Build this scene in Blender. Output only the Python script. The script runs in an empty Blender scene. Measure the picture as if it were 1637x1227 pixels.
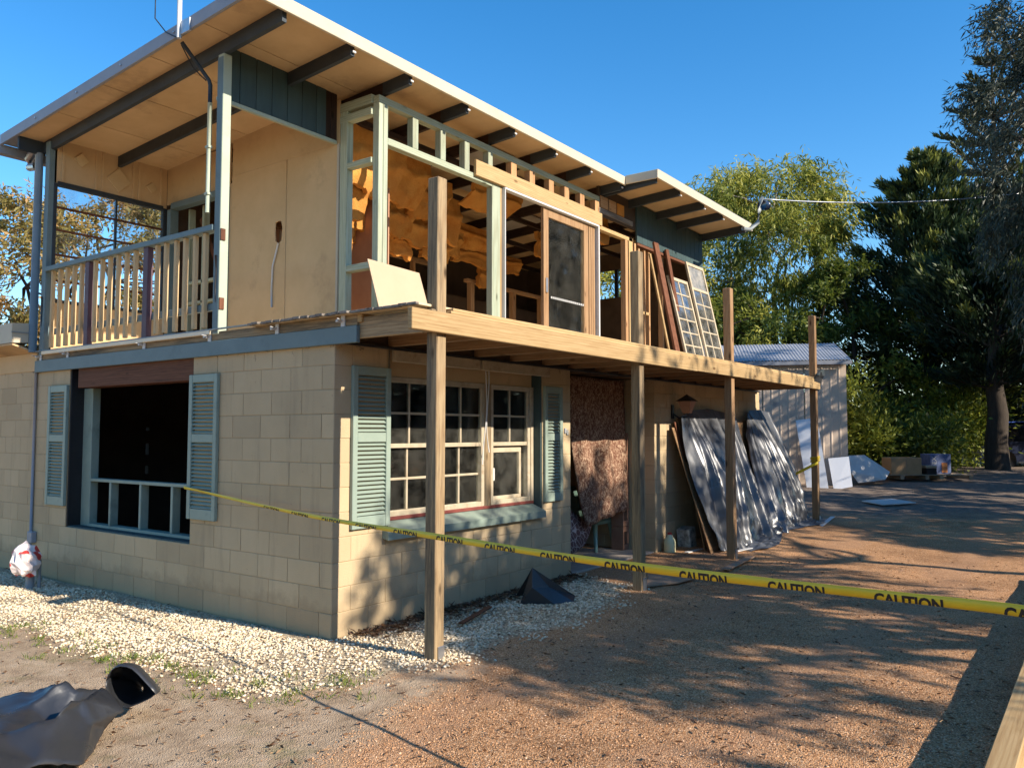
import bpy, bmesh, math, random
import numpy as np
from mathutils import Vector, Matrix
R = math.radians
rnd = random.Random(7)
nrg = np.random.default_rng(11)
sc = bpy.context.scene

# ------------------------------------------------------------------ camera, sky, sun, exposure
cam = bpy.data.cameras.new('camera'); cam_o = bpy.data.objects.new('camera', cam)
sc.collection.objects.link(cam_o); sc.camera = cam_o
cam.sensor_fit = 'HORIZONTAL'; cam.sensor_width = 36.0; cam.lens = 28.63
cam.clip_start = 0.05; cam.clip_end = 3000
cam_o.location = (-4.4754, -5.0544, 1.6440)
cam_o.rotation_euler = (R(90 + 3.4527), 0, R(36.145 - 90))

world = bpy.data.worlds.new('World'); sc.world = world; world.use_nodes = True
wn = world.node_tree.nodes; wl = world.node_tree.links
sky = wn.new('ShaderNodeTexSky'); sky.sky_type = 'NISHITA'; sky.sun_disc = False
SUN_EL = 29.4
sky.sun_elevation = R(SUN_EL); sky.sun_rotation = R(175)
sky.altitude = 0; sky.air_density = 1.0; sky.dust_density = 0.15; sky.ozone_density = 2.2
wn['Background'].inputs['Strength'].default_value = 0.11
hsv = wn.new('ShaderNodeHueSaturation'); hsv.inputs['Saturation'].default_value = 1.38
wl.new(sky.outputs[0], hsv.inputs['Color']); wl.new(hsv.outputs['Color'], wn['Background'].inputs['Color'])

sl = bpy.data.lights.new('sun', 'SUN'); sl.energy = 4.0; sl.angle = R(0.55); sl.color = (1.0, 0.90, 0.76)
so = bpy.data.objects.new('sun', sl); sc.collection.objects.link(so)
so.rotation_euler = Vector((-0.09, 1.0, -0.566)).to_track_quat('-Z', 'Y').to_euler()
so.location = (0, -30, 20)

sc.view_settings.view_transform = 'Standard'; sc.view_settings.look = 'None'
sc.view_settings.gamma = 1.0; sc.view_settings.use_curve_mapping = False
sc.view_settings.exposure = 1.12
sc.render.engine = 'CYCLES'
sc.cycles.max_bounces = 8; sc.cycles.transparent_max_bounces = 12
COL = sc.collection

# ------------------------------------------------------------------ materials
def nodes(name):
    m = bpy.data.materials.new(name); m.use_nodes = True
    nt = m.node_tree; b = nt.nodes['Principled BSDF']
    return m, nt, b
def N(nt, t, **kw):
    n = nt.nodes.new(t)
    for k, v in kw.items():
        if k.startswith('i_'): n.inputs[k[2:].replace('_', ' ')].default_value = v
        else: setattr(n, k, v)
    return n
def ramp(nt, stops):
    r = nt.nodes.new('ShaderNodeValToRGB'); e = r.color_ramp.elements
    while len(e) > len(stops): e.remove(e[-1])
    while len(e) < len(stops): e.new(1.0)
    for i, (p, c) in enumerate(stops):
        e[i].position = p; e[i].color = (c[0], c[1], c[2], 1)
    return r
def coords(nt, scale=(1, 1, 1), kind='Object', rot=(0, 0, 0)):
    tc = N(nt, 'ShaderNodeTexCoord'); mp = N(nt, 'ShaderNodeMapping')
    mp.inputs['Scale'].default_value = scale; mp.inputs['Rotation'].default_value = rot
    nt.links.new(tc.outputs[kind], mp.inputs['Vector']); return mp
def pmat(name, c1, c2, scale=3.0, rough=0.7, bump=0.0, bscale=40.0, stretch=(1, 1, 1), metal=0.0, spec=0.4, var=0.12, kind='Object', dirt=None, dscale=1.2, coat=0.0):
    """painted / mineral surface: two tones in noise, per-object tone shift, fine bump, optional dirt blotches"""
    m, nt, b = nodes(name); L = nt.links.new
    mp = coords(nt, stretch, kind)
    n1 = N(nt, 'ShaderNodeTexNoise'); n1.inputs['Scale'].default_value = scale; n1.inputs['Detail'].default_value = 6; n1.inputs['Roughness'].default_value = 0.65
    L(mp.outputs[0], n1.inputs['Vector'])
    r = ramp(nt, [(0.3, c1), (0.7, c2)]); L(n1.outputs['Fac'], r.inputs['Fac'])
    col = r.outputs['Color']
    if dirt is not None:
        nd = N(nt, 'ShaderNodeTexNoise'); nd.inputs['Scale'].default_value = dscale; nd.inputs['Detail'].default_value = 8; nd.inputs['Roughness'].default_value = 0.7
        L(mp.outputs[0], nd.inputs['Vector'])
        rd = ramp(nt, [(0.56, (0, 0, 0)), (0.72, (1, 1, 1))]); L(nd.outputs['Fac'], rd.inputs['Fac'])
        mx = N(nt, 'ShaderNodeMixRGB'); mx.inputs['Color2'].default_value = (*dirt, 1)
        L(rd.outputs['Color'], mx.inputs['Fac']); L(col, mx.inputs['Color1']); col = mx.outputs['Color']
    if var > 0:
        oi = N(nt, 'ShaderNodeObjectInfo'); mr = N(nt, 'ShaderNodeMapRange')
        mr.inputs['To Min'].default_value = 1 - var; mr.inputs['To Max'].default_value = 1 + var
        L(oi.outputs['Random'], mr.inputs['Value'])
        hs = N(nt, 'ShaderNodeHueSaturation'); L(mr.outputs[0], hs.inputs['Value']); L(col, hs.inputs['Color']); col = hs.outputs['Color']
    L(col, b.inputs['Base Color'])
    b.inputs['Roughness'].default_value = rough; b.inputs['Metallic'].default_value = metal
    b.inputs['Specular IOR Level'].default_value = spec; b.inputs['Coat Weight'].default_value = coat
    if bump > 0:
        nb = N(nt, 'ShaderNodeTexNoise'); nb.inputs['Scale'].default_value = bscale; nb.inputs['Detail'].default_value = 5
        L(mp.outputs[0], nb.inputs['Vector'])
        bp = N(nt, 'ShaderNodeBump'); bp.inputs['Strength'].default_value = bump; bp.inputs['Distance'].default_value = 0.01
        L(nb.outputs['Fac'], bp.inputs['Height']); L(bp.outputs['Normal'], b.inputs['Normal'])
    return m
AXS = {'X': (0.7, 11, 11), 'Y': (11, 0.7, 11), 'Z': (11, 11, 0.7)}
def wood(name, c1, c2, dark, axis, rough=0.75, wear=0.0, wearcol=(0.1, 0.09, 0.08), var=0.15, spec=0.25):
    """sawn timber: grain streaks along the axis, growth bands, knots, optional weathering"""
    m, nt, b = nodes(name + '_' + axis); L = nt.links.new
    mp = coords(nt, AXS[axis])
    n0 = N(nt, 'ShaderNodeTexNoise'); n0.inputs['Scale'].default_value = 1.0; n0.inputs['Detail'].default_value = 3
    L(mp.outputs[0], n0.inputs['Vector'])
    n1 = N(nt, 'ShaderNodeTexNoise'); n1.inputs['Scale'].default_value = 3.2; n1.inputs['Detail'].default_value = 8; n1.inputs['Roughness'].default_value = 0.7; n1.inputs['Distortion'].default_value = 0.8
    L(mp.outputs[0], n1.inputs['Vector'])
    wv = N(nt, 'ShaderNodeTexWave'); wv.wave_type = 'RINGS'; wv.inputs['Scale'].default_value = 1.1; wv.inputs['Distortion'].default_value = 7.0; wv.inputs['Detail'].default_value = 3; wv.inputs['Detail Scale'].default_value = 0.8
    L(mp.outputs[0], wv.inputs['Vector'])
    r = ramp(nt, [(0.25, dark), (0.45, c1), (0.8, c2)]); L(n1.outputs['Fac'], r.inputs['Fac'])
    mx = N(nt, 'ShaderNodeMixRGB', blend_type='MULTIPLY'); mx.inputs['Fac'].default_value = 0.35
    rw = ramp(nt, [(0.0, (0.62, 0.5, 0.4)), (0.5, (1, 1, 1))]); L(wv.outputs['Fac'], rw.inputs['Fac'])
    L(r.outputs['Color'], mx.inputs['Color1']); L(rw.outputs['Color'], mx.inputs['Color2']); col = mx.outputs['Color']
    # knots
    mpk = coords(nt, tuple(2.2 if s < 1 else 6.0 for s in AXS[axis]))
    vk = N(nt, 'ShaderNodeTexVoronoi'); vk.inputs['Scale'].default_value = 1.0; L(mpk.outputs[0], vk.inputs['Vector'])
    rk = ramp(nt, [(0.05, (1, 1, 1)), (0.14, (0, 0, 0))]); L(vk.outputs['Distance'], rk.inputs['Fac'])
    mk = N(nt, 'ShaderNodeMixRGB'); mk.inputs['Color2'].default_value = (dark[0] * .5, dark[1] * .45, dark[2] * .4, 1)
    L(rk.outputs['Color'], mk.inputs['Fac']); L(col, mk.inputs['Color1']); col = mk.outputs['Color']
    if wear > 0:
        nw = N(nt, 'ShaderNodeTexNoise'); nw.inputs['Scale'].default_value = 0.9; nw.inputs['Detail'].default_value = 9; nw.inputs['Roughness'].default_value = 0.75
        L(mp.outputs[0], nw.inputs['Vector'])
        rw2 = ramp(nt, [(0.62 - 0.3 * wear, (0, 0, 0)), (0.72 - 0.2 * wear, (1, 1, 1))]); L(nw.outputs['Fac'], rw2.inputs['Fac'])
        mw = N(nt, 'ShaderNodeMixRGB'); mw.inputs['Color2'].default_value = (*wearcol, 1)
        L(rw2.outputs['Color'], mw.inputs['Fac']); L(col, mw.inputs['Color1']); col = mw.outputs['Color']
    oi = N(nt, 'ShaderNodeObjectInfo'); mr = N(nt, 'ShaderNodeMapRange'); mr.inputs['To Min'].default_value = 1 - var; mr.inputs['To Max'].default_value = 1 + var
    L(oi.outputs['Random'], mr.inputs['Value']); hs = N(nt, 'ShaderNodeHueSaturation'); L(mr.outputs[0], hs.inputs['Value']); L(col, hs.inputs['Color'])
    L(hs.outputs['Color'], b.inputs['Base Color']); b.inputs['Roughness'].default_value = rough; b.inputs['Specular IOR Level'].default_value = spec
    bp = N(nt, 'ShaderNodeBump'); bp.inputs['Strength'].default_value = 0.35; bp.inputs['Distance'].default_value = 0.004
    L(n1.outputs['Fac'], bp.inputs['Height']); L(bp.outputs['Normal'], b.inputs['Normal'])
    return m
_w = {}
WOODS = {
    'new':   dict(c1=(0.41, 0.275, 0.13), c2=(0.52, 0.37, 0.19), dark=(0.29, 0.175, 0.075)),
    'old':   dict(c1=(0.3, 0.21, 0.115), c2=(0.42, 0.31, 0.175), dark=(0.13, 0.09, 0.05), wear=0.5, wearcol=(0.1, 0.08, 0.055)),
    'brown': dict(c1=(0.27, 0.16, 0.08), c2=(0.37, 0.235, 0.125), dark=(0.13, 0.075, 0.035)),
    'dark':  dict(c1=(0.035, 0.02, 0.014), c2=(0.06, 0.032, 0.02), dark=(0.015, 0.01, 0.008)),
    'rust':  dict(c1=(0.13, 0.05, 0.025), c2=(0.2, 0.085, 0.045), dark=(0.06, 0.025, 0.015)),
    'green': dict(c1=(0.35, 0.385, 0.28), c2=(0.46, 0.485, 0.36), dark=(0.21, 0.255, 0.19)),
    'grey':  dict(c1=(0.22, 0.19, 0.16), c2=(0.34, 0.3, 0.25), dark=(0.1, 0.085, 0.07), wear=0.35, wearcol=(0.06, 0.05, 0.045)),
    'pink':  dict(c1=(0.44, 0.25, 0.12), c2=(0.55, 0.34, 0.18), dark=(0.3, 0.15, 0.07)),
}
def W(kind, axis):
    if (kind, axis) not in _w: _w[(kind, axis)] = wood('timber_' + kind, axis=axis, **WOODS[kind])
    return _w[(kind, axis)]

M = {}
def blockmat():
    """thick tan paint over concrete block: broad tone drift, rain streaks, black specks, soil splash low down"""
    m, nt, b = nodes('painted_block'); L = nt.links.new
    ge = N(nt, 'ShaderNodeNewGeometry')
    def noise(scale, det, ro, stretch=(1, 1, 1)):
        mp = N(nt, 'ShaderNodeMapping'); mp.inputs['Scale'].default_value = stretch; L(ge.outputs['Position'], mp.inputs['Vector'])
        n = N(nt, 'ShaderNodeTexNoise'); n.inputs['Scale'].default_value = scale; n.inputs['Detail'].default_value = det; n.inputs['Roughness'].default_value = ro; L(mp.outputs[0], n.inputs['Vector']); return n.outputs['Fac']
    def mix(fac, a, colr, mode='MIX'):
        x = N(nt, 'ShaderNodeMixRGB', blend_type=mode); L(fac, x.inputs['Fac']); L(a, x.inputs['Color1'])
        if isinstance(colr, tuple): x.inputs['Color2'].default_value = (*colr, 1)
        else: L(colr, x.inputs['Color2'])
        return x.outputs['Color']
    r = ramp(nt, [(0.3, (0.46, 0.345, 0.205)), (0.7, (0.54, 0.41, 0.25))]); L(noise(1.1, 7, 0.65), r.inputs['Fac']); c = r.outputs['Color']
    oi = N(nt, 'ShaderNodeObjectInfo'); mr = N(nt, 'ShaderNodeMapRange'); mr.inputs['To Min'].default_value = 0.9; mr.inputs['To Max'].default_value = 1.07; L(oi.outputs['Random'], mr.inputs['Value'])
    hs = N(nt, 'ShaderNodeHueSaturation'); L(mr.outputs[0], hs.inputs['Value']); L(c, hs.inputs['Color']); c = hs.outputs['Color']
    r1 = ramp(nt, [(0.54, (0, 0, 0)), (0.75, (0.55, 0.55, 0.55))]); L(noise(2.2, 6, 0.7, (3.0, 3.0, 0.35)), r1.inputs['Fac']); c = mix(r1.outputs['Color'], c, (0.32, 0.245, 0.155))
    r2 = ramp(nt, [(0.70, (0, 0, 0)), (0.76, (0.8, 0.8, 0.8))]); L(noise(26, 3, 0.6), r2.inputs['Fac']); c = mix(r2.outputs['Color'], c, (0.2, 0.155, 0.1))
    sp = N(nt, 'ShaderNodeSeparateXYZ'); L(ge.outputs['Position'], sp.inputs[0])
    ma = N(nt, 'ShaderNodeMath', operation='MULTIPLY_ADD'); L(noise(5, 6, 0.7), ma.inputs[0]); ma.inputs[1].default_value = -0.42; L(sp.outputs['Z'], ma.inputs[2])
    r3 = ramp(nt, [(0.0, (0.32, 0.32, 0.32)), (0.1, (0, 0, 0))]); L(ma.outputs[0], r3.inputs['Fac']); c = mix(r3.outputs['Color'], c, (0.22, 0.15, 0.085))
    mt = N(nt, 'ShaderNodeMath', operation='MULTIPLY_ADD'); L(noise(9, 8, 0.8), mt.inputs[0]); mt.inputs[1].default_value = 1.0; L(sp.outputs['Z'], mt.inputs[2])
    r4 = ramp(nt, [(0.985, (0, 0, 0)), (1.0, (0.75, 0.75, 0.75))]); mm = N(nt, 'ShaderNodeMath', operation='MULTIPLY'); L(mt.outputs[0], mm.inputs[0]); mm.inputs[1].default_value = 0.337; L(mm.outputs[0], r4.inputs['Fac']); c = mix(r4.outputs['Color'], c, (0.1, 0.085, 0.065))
    L(c, b.inputs['Base Color']); b.inputs['Roughness'].default_value = 0.88; b.inputs['Specular IOR Level'].default_value = 0.2
    bp = N(nt, 'ShaderNodeBump'); bp.inputs['Strength'].default_value = 0.45; bp.inputs['Distance'].default_value = 0.008; L(noise(90, 4, 0.6), bp.inputs['Height']); L(bp.outputs['Normal'], b.inputs['Normal'])
    return m
M['block'] = blockmat()
M['mortar'] = pmat('painted_mortar', (0.37, 0.275, 0.16), (0.43, 0.325, 0.195), 8, 0.95, 0.3, 90, var=0, spec=0.1)
M['green'] = pmat('sage_paint', (0.225, 0.285, 0.235), (0.275, 0.335, 0.275), 4, 0.55, 0.12, 60, var=0.04, dirt=(0.16, 0.2, 0.165), dscale=2.5)
M['bluegreen'] = pmat('blue_green_paint', (0.115, 0.165, 0.175), (0.15, 0.205, 0.21), 4, 0.6, 0.15, 60, var=0.05, dirt=(0.09, 0.13, 0.14), dscale=2.0)
M['darkgreen'] = pmat('dark_green_boards', (0.03, 0.055, 0.058), (0.042, 0.075, 0.075), 3, 0.65, 0.1, 50, stretch=(6, 6, 1), var=0.1)
M['rafterpaint'] = pmat('dark_slate_paint', (0.022, 0.03, 0.038), (0.036, 0.046, 0.054), 4, 0.6, 0.15, 50, var=0.1, dirt=(0.014, 0.018, 0.022))
M['cream'] = pmat('cream_paint', (0.46, 0.395, 0.285), (0.52, 0.45, 0.33), 3, 0.6, 0.08, 40, var=0.03, dirt=(0.4, 0.34, 0.245), dscale=1.5)
M['creamgreen'] = pmat('pale_green_cream_paint', (0.35, 0.39, 0.29), (0.42, 0.46, 0.35), 3, 0.6, 0.1, 60, var=0.03, dirt=(0.29, 0.3, 0.21))
M['tan'] = pmat('tan_sheet', (0.52, 0.365, 0.195), (0.6, 0.43, 0.24), 2.2, 0.85, 0.12, 60, var=0.04, dirt=(0.42, 0.295, 0.165), dscale=1.4, spec=0.15)
M['tan2'] = pmat('ceiling_sheet', (0.5, 0.335, 0.175), (0.62, 0.43, 0.24), 1.6, 0.85, 0.1, 50, var=0.05, dirt=(0.36, 0.24, 0.135), dscale=1.1, spec=0.15)
M['greymetal'] = pmat('grey_painted_metal', (0.25, 0.26, 0.29), (0.3, 0.31, 0.34), 3, 0.5, 0.05, 40, var=0.02)
M['pipegrey'] = pmat('grey_plastic', (0.2, 0.22, 0.22), (0.25, 0.27, 0.27), 4, 0.5, 0, var=0.05)
M['white'] = pmat('white_paint', (0.52, 0.51, 0.49), (0.6, 0.59, 0.57), 4, 0.5, 0.05, 60, var=0.04, dirt=(0.5, 0.47, 0.4), dscale=3)
M['oldwhite'] = pmat('flaking_cream_paint', (0.38, 0.31, 0.21), (0.5, 0.42, 0.3), 9, 0.7, 0.3, 60, var=0.05, dirt=(0.28, 0.2, 0.12), dscale=6)  # cream darkened to tan, with the window recess shade put into the colour
M['enamel'] = pmat('white_enamel', (0.72, 0.74, 0.78), (0.8, 0.82, 0.86), 2, 0.2, 0, var=0.02, spec=0.6)
M['steel'] = pmat('galvanised_steel', (0.42, 0.43, 0.45), (0.55, 0.56, 0.58), 10, 0.4, 0.05, 60, metal=0.9, var=0.05)
M['black'] = pmat('black_rubber', (0.012, 0.012, 0.013), (0.02, 0.02, 0.022), 6, 0.5, 0.1, 60, var=0.05)
M['cement'] = pmat('cement_dirt', (0.3, 0.26, 0.21), (0.4, 0.35, 0.29), 6, 0.95, 0.4, 60, var=0.1)
M['insul'] = pmat('glasswool', (0.46, 0.18, 0.04), (0.58, 0.28, 0.07), 3.5, 0.95, 1.0, 55, var=0.16, dirt=(0.4, 0.13, 0.02), dscale=2.2, spec=0.05)
M['ceilgrey'] = pmat('grey_ceiling_sheet', (0.33, 0.29, 0.25), (0.42, 0.38, 0.33), 2, 0.9, 0.05, var=0.1)
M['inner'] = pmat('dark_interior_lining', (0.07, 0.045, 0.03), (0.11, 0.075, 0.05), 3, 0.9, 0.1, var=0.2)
M['innerpink'] = pmat('brick_pink_lining', (0.36, 0.18, 0.11), (0.44, 0.24, 0.15), 3, 0.9, 0.1, var=0.1)
M['purple'] = pmat('purple_brown_paint', (0.085, 0.045, 0.06), (0.12, 0.065, 0.08), 5, 0.6, 0.1, var=0.05)
M['sheetboard'] = pmat('fibre_cement_sheet', (0.43, 0.315, 0.205), (0.47, 0.35, 0.235), 2, 0.85, 0.05, 70, var=0.02, dirt=(0.4, 0.29, 0.185), dscale=2)
M['brickbrown'] = pmat('brown_breeze_block', (0.26, 0.13, 0.08), (0.34, 0.18, 0.11), 8, 0.95, 0.4, 80, var=0.1)
M['chairgreen'] = pmat('green_plastic', (0.16, 0.27, 0.22), (0.19, 0.31, 0.25), 4, 0.4, 0, var=0.02, spec=0.5)
M['jug'] = pmat('milky_plastic', (0.66, 0.62, 0.36), (0.72, 0.68, 0.42), 4, 0.4, 0, var=0.02)
M['maroon'] = pmat('maroon_paint', (0.16, 0.035, 0.028), (0.22, 0.055, 0.04), 6, 0.7, 0.1, var=0.02)
M['red'] = pmat('red_plastic', (0.4, 0.03, 0.03), (0.5, 0.05, 0.04), 4, 0.4, 0, var=0.02)
M['yellow'] = pmat('yellow_tape', (0.62, 0.46, 0.02), (0.7, 0.53, 0.03), 4, 0.45, 0.1, 30, var=0.02, spec=0.45)
M['print'] = pmat('black_print', (0.01, 0.01, 0.01), (0.016, 0.016, 0.016), 4, 0.6, 0, var=0)
M['carton'] = pmat('cardboard', (0.36, 0.22, 0.11), (0.43, 0.27, 0.14), 4, 0.9, 0.05, var=0.06, dirt=(0.3, 0.18, 0.09))
M['bluebox'] = pmat('printed_blue_carton', (0.05, 0.08, 0.2), (0.18, 0.22, 0.36), 4, 0.7, 0, var=0.02)
M['orange'] = pmat('orange_print', (0.5, 0.16, 0.05), (0.6, 0.24, 0.08), 6, 0.7, 0, var=0.02)
M['shed'] = pmat('shed_cladding', (0.6, 0.47, 0.36), (0.66, 0.52, 0.4), 2, 0.6, 0.05, var=0.04, dirt=(0.3, 0.26, 0.24), dscale=2)
M['shedroof'] = pmat('zinc_sheet', (0.34, 0.36, 0.4), (0.45, 0.47, 0.52), 2, 0.42, 0.05, metal=0.35, var=0.04)
M['pallet'] = pmat('pallet_wood', (0.3, 0.22, 0.14), (0.4, 0.3, 0.2), 6, 0.9, 0.2, var=0.15)
M['carpaint'] = pmat('dark_blue_vehicle', (0.008, 0.014, 0.035), (0.012, 0.02, 0.05), 2, 0.3, 0, var=0, spec=0.5, coat=0.3)
M['bark'] = pmat('bark', (0.03, 0.022, 0.016), (0.06, 0.045, 0.032), 6, 0.95, 0.6, 14, stretch=(3, 3, 0.6), var=0.1)
M['palebark'] = pmat('pale_bark', (0.2, 0.16, 0.12), (0.34, 0.28, 0.22), 5, 0.9, 0.5, 14, stretch=(3, 3, 0.6), var=0.1)
M['bluetop'] = pmat('blue_cover', (0.03, 0.08, 0.35), (0.05, 0.12, 0.45), 2, 0.4, 0, var=0)
M['floorpale'] = pmat('pale_floorboards', (0.62, 0.47, 0.28), (0.72, 0.56, 0.35), 4, 0.7, 0.1, var=0.1)  # unseen room floor, made pale to bounce warm light onto the batts
M['deckpale'] = pmat('pale_decking', (0.62, 0.48, 0.29), (0.72, 0.58, 0.37), 4, 0.75, 0.15, stretch=(0.5, 6, 6), var=0.12)  # made pale so the boards bounce warm light onto ceiling and walls
M['porchfloor'] = pmat('cream_porch_floor', (0.72, 0.6, 0.42), (0.8, 0.68, 0.5), 3, 0.6, 0.05, var=0.02)
M['slab'] = pmat('concrete_slab', (0.3, 0.25, 0.2), (0.38, 0.32, 0.26), 5, 0.95, 0.3, 50, var=0.03)
M['dirtyply'] = pmat('dusty_plywood', (0.3, 0.19, 0.12), (0.38, 0.25, 0.16), 5, 0.9, 0.2, var=0.05)

def glass(name, tint, dirt_amt, rough=0.03, refl=1.0, fmin=0.0):
    m, nt, b = nodes(name); L = nt.links.new; nt.nodes.remove(b); out = nt.nodes['Material Output']
    tr = N(nt, 'ShaderNodeBsdfTransparent'); tr.inputs['Color'].default_value = (*tint, 1)
    gl = N(nt, 'ShaderNodeBsdfGlossy'); gl.inputs['Roughness'].default_value = rough; gl.inputs['Color'].default_value = (refl, refl, refl, 1)
    fr = N(nt, 'ShaderNodeFresnel'); fr.inputs['IOR'].default_value = 1.55
    mxf = N(nt, 'ShaderNodeMath', operation='MAXIMUM'); L(fr.outputs[0], mxf.inputs[0]); mxf.inputs[1].default_value = fmin
    m1 = N(nt, 'ShaderNodeMixShader'); L(mxf.outputs[0], m1.inputs[0]); L(tr.outputs[0], m1.inputs[1]); L(gl.outputs[0], m1.inputs[2])
    df = N(nt, 'ShaderNodeBsdfDiffuse'); df.inputs['Color'].default_value = (0.5, 0.46, 0.4, 1)
    mp = coords(nt, (1, 1, 1)); n = N(nt, 'ShaderNodeTexNoise'); n.inputs['Scale'].default_value = 5; n.inputs['Detail'].default_value = 9; n.inputs['Roughness'].default_value = 0.7
    L(mp.outputs[0], n.inputs['Vector']); r = ramp(nt, [(0.35, (0, 0, 0)), (0.75, (dirt_amt,) * 3)]); L(n.outputs['Fac'], r.inputs['Fac'])
    m2 = N(nt, 'ShaderNodeMixShader'); L(r.outputs['Color'], m2.inputs[0]); L(m1.outputs[0], m2.inputs[1]); L(df.outputs[0], m2.inputs[2])
    L(m2.outputs[0], out.inputs['Surface']); return m
M['glass'] = glass('window_glass', (0.82, 0.85, 0.84), 0.045)
M['glassdirty'] = glass('dusty_glass', (0.84, 0.87, 0.86), 0.025)
M['glassclear'] = glass('clear_louvre_glass', (0.9, 0.93, 0.94), 0.2)

def plastic(name, col, rough, bump):
    m, nt, b = nodes(name); L = nt.links.new
    b.inputs['Base Color'].default_value = (*col, 1); b.inputs['Roughness'].default_value = rough; b.inputs['Specular IOR Level'].default_value = 0.8
    mp = coords(nt, (1, 1, 1)); n = N(nt, 'ShaderNodeTexNoise'); n.inputs['Scale'].default_value = 9; n.inputs['Detail'].default_value = 4; n.inputs['Distortion'].default_value = 1.2
    L(mp.outputs[0], n.inputs['Vector'])
    n2 = N(nt, 'ShaderNodeTexNoise'); n2.inputs['Scale'].default_value = 3; n2.inputs['Detail'].default_value = 6; L(mp.outputs[0], n2.inputs['Vector'])
    rr = ramp(nt, [(0.3, (rough * .8,) * 3), (0.75, (min(1, rough * 1.9),) * 3)]); L(n2.outputs['Fac'], rr.inputs['Fac']); L(rr.outputs['Color'], b.inputs['Roughness'])
    bp = N(nt, 'ShaderNodeBump'); bp.inputs['Strength'].default_value = bump; bp.inputs['Distance'].default_value = 0.03
    L(n.outputs['Fac'], bp.inputs['Height']); L(bp.outputs['Normal'], b.inputs['Normal']); return m
M['tarp'] = plastic('black_builders_film', (0.065, 0.068, 0.075), 0.3, 0.06)
M['blackplastic'] = plastic('black_sheet_plastic', (0.022, 0.023, 0.026), 0.3, 0.06)

def carpet():
    m, nt, b = nodes('speckled_carpet'); L = nt.links.new
    mp = coords(nt, (1, 1, 0.55)); v = N(nt, 'ShaderNodeTexNoise'); v.inputs['Scale'].default_value = 42; v.inputs['Detail'].default_value = 2; v.inputs['Distortion'].default_value = 1.5
    L(mp.outputs[0], v.inputs['Vector'])
    r = ramp(nt, [(0.38, (0.13, 0.06, 0.04)), (0.5, (0.2, 0.105, 0.07)), (0.58, (0.4, 0.27, 0.18)), (0.75, (0.48, 0.34, 0.24))]); L(v.outputs['Fac'], r.inputs['Fac'])
    L(r.outputs['Color'], b.inputs['Base Color']); b.inputs['Roughness'].default_value = 0.95; b.inputs['Specular IOR Level'].default_value = 0.05
    bp = N(nt, 'ShaderNodeBump'); bp.inputs['Strength'].default_value = 0.4; bp.inputs['Distance'].default_value = 0.01; L(v.outputs['Fac'], bp.inputs['Height']); L(bp.outputs['Normal'], b.inputs['Normal']); return m
M['carpet'] = carpet()
def crazy():
    m, nt, b = nodes('crazy_paving_fabric'); L = nt.links.new
    mp = coords(nt, (1, 1, 1)); v = N(nt, 'ShaderNodeTexVoronoi', feature='DISTANCE_TO_EDGE'); v.inputs['Scale'].default_value = 13; L(mp.outputs[0], v.inputs['Vector'])
    n = N(nt, 'ShaderNodeTexNoise'); n.inputs['Scale'].default_value = 30; L(mp.outputs[0], n.inputs['Vector'])
    r0 = ramp(nt, [(0.3, (0.1, 0.05, 0.05)), (0.7, (0.2, 0.11, 0.1))]); L(n.outputs['Fac'], r0.inputs['Fac'])
    r = ramp(nt, [(0.03, (1, 1, 1)), (0.06, (0, 0, 0))]); L(v.outputs['Distance'], r.inputs['Fac'])
    mx = N(nt, 'ShaderNodeMixRGB'); mx.inputs['Color2'].default_value = (0.5, 0.42, 0.38, 1); L(r.outputs['Color'], mx.inputs['Fac']); L(r0.outputs['Color'], mx.inputs['Color1'])
    L(mx.outputs['Color'], b.inputs['Base Color']); b.inputs['Roughness'].default_value = 0.9; return m
M['crazy'] = crazy()
def bagmat():
    m, nt, b = nodes('red_spotted_bag'); L = nt.links.new
    mp = coords(nt, (1, 1, 1)); v = N(nt, 'ShaderNodeTexVoronoi'); v.inputs['Scale'].default_value = 9; L(mp.outputs[0], v.inputs['Vector'])
    r = ramp(nt, [(0.36, (0.62, 0.05, 0.035)), (0.4, (0.78, 0.66, 0.62))]); L(v.outputs['Distance'], r.inputs['Fac'])
    L(r.outputs['Color'], b.inputs['Base Color']); b.inputs['Roughness'].default_value = 0.45; return m
M['bag'] = bagmat()
def leafmat(name, c1, c2, c3, transl=0.3):
    m, nt, b = nodes(name); L = nt.links.new; out = nt.nodes['Material Output']
    at = N(nt, 'ShaderNodeAttribute', attribute_name='tone'); r = ramp(nt, [(0.0, c1), (0.5, c2), (1.0, c3)]); L(at.outputs['Fac'], r.inputs['Fac'])
    L(r.outputs['Color'], b.inputs['Base Color']); b.inputs['Roughness'].default_value = 0.55; b.inputs['Specular IOR Level'].default_value = 0.35
    t = N(nt, 'ShaderNodeBsdfTranslucent'); L(r.outputs['Color'], t.inputs['Color'])
    mx = N(nt, 'ShaderNodeMixShader'); mx.inputs[0].default_value = transl; L(b.outputs[0], mx.inputs[1]); L(t.outputs[0], mx.inputs[2]); L(mx.outputs[0], out.inputs['Surface']); return m
M['gumleaf'] = leafmat('gum_leaves', (0.045, 0.075, 0.012), (0.17, 0.2, 0.028), (0.48, 0.44, 0.08), 0.42)
M['oliveleaf'] = leafmat('olive_gum_leaves', (0.13, 0.12, 0.03), (0.3, 0.24, 0.07), (0.48, 0.28, 0.11), 0.4)
M['cypleaf'] = leafmat('cypress_sprays', (0.012, 0.026, 0.014), (0.04, 0.07, 0.026), (0.3, 0.3, 0.05), 0.18)
M['norfleaf'] = leafmat('norfolk_pine_fronds', (0.014, 0.028, 0.014), (0.035, 0.055, 0.02), (0.12, 0.13, 0.03), 0.1)
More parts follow.
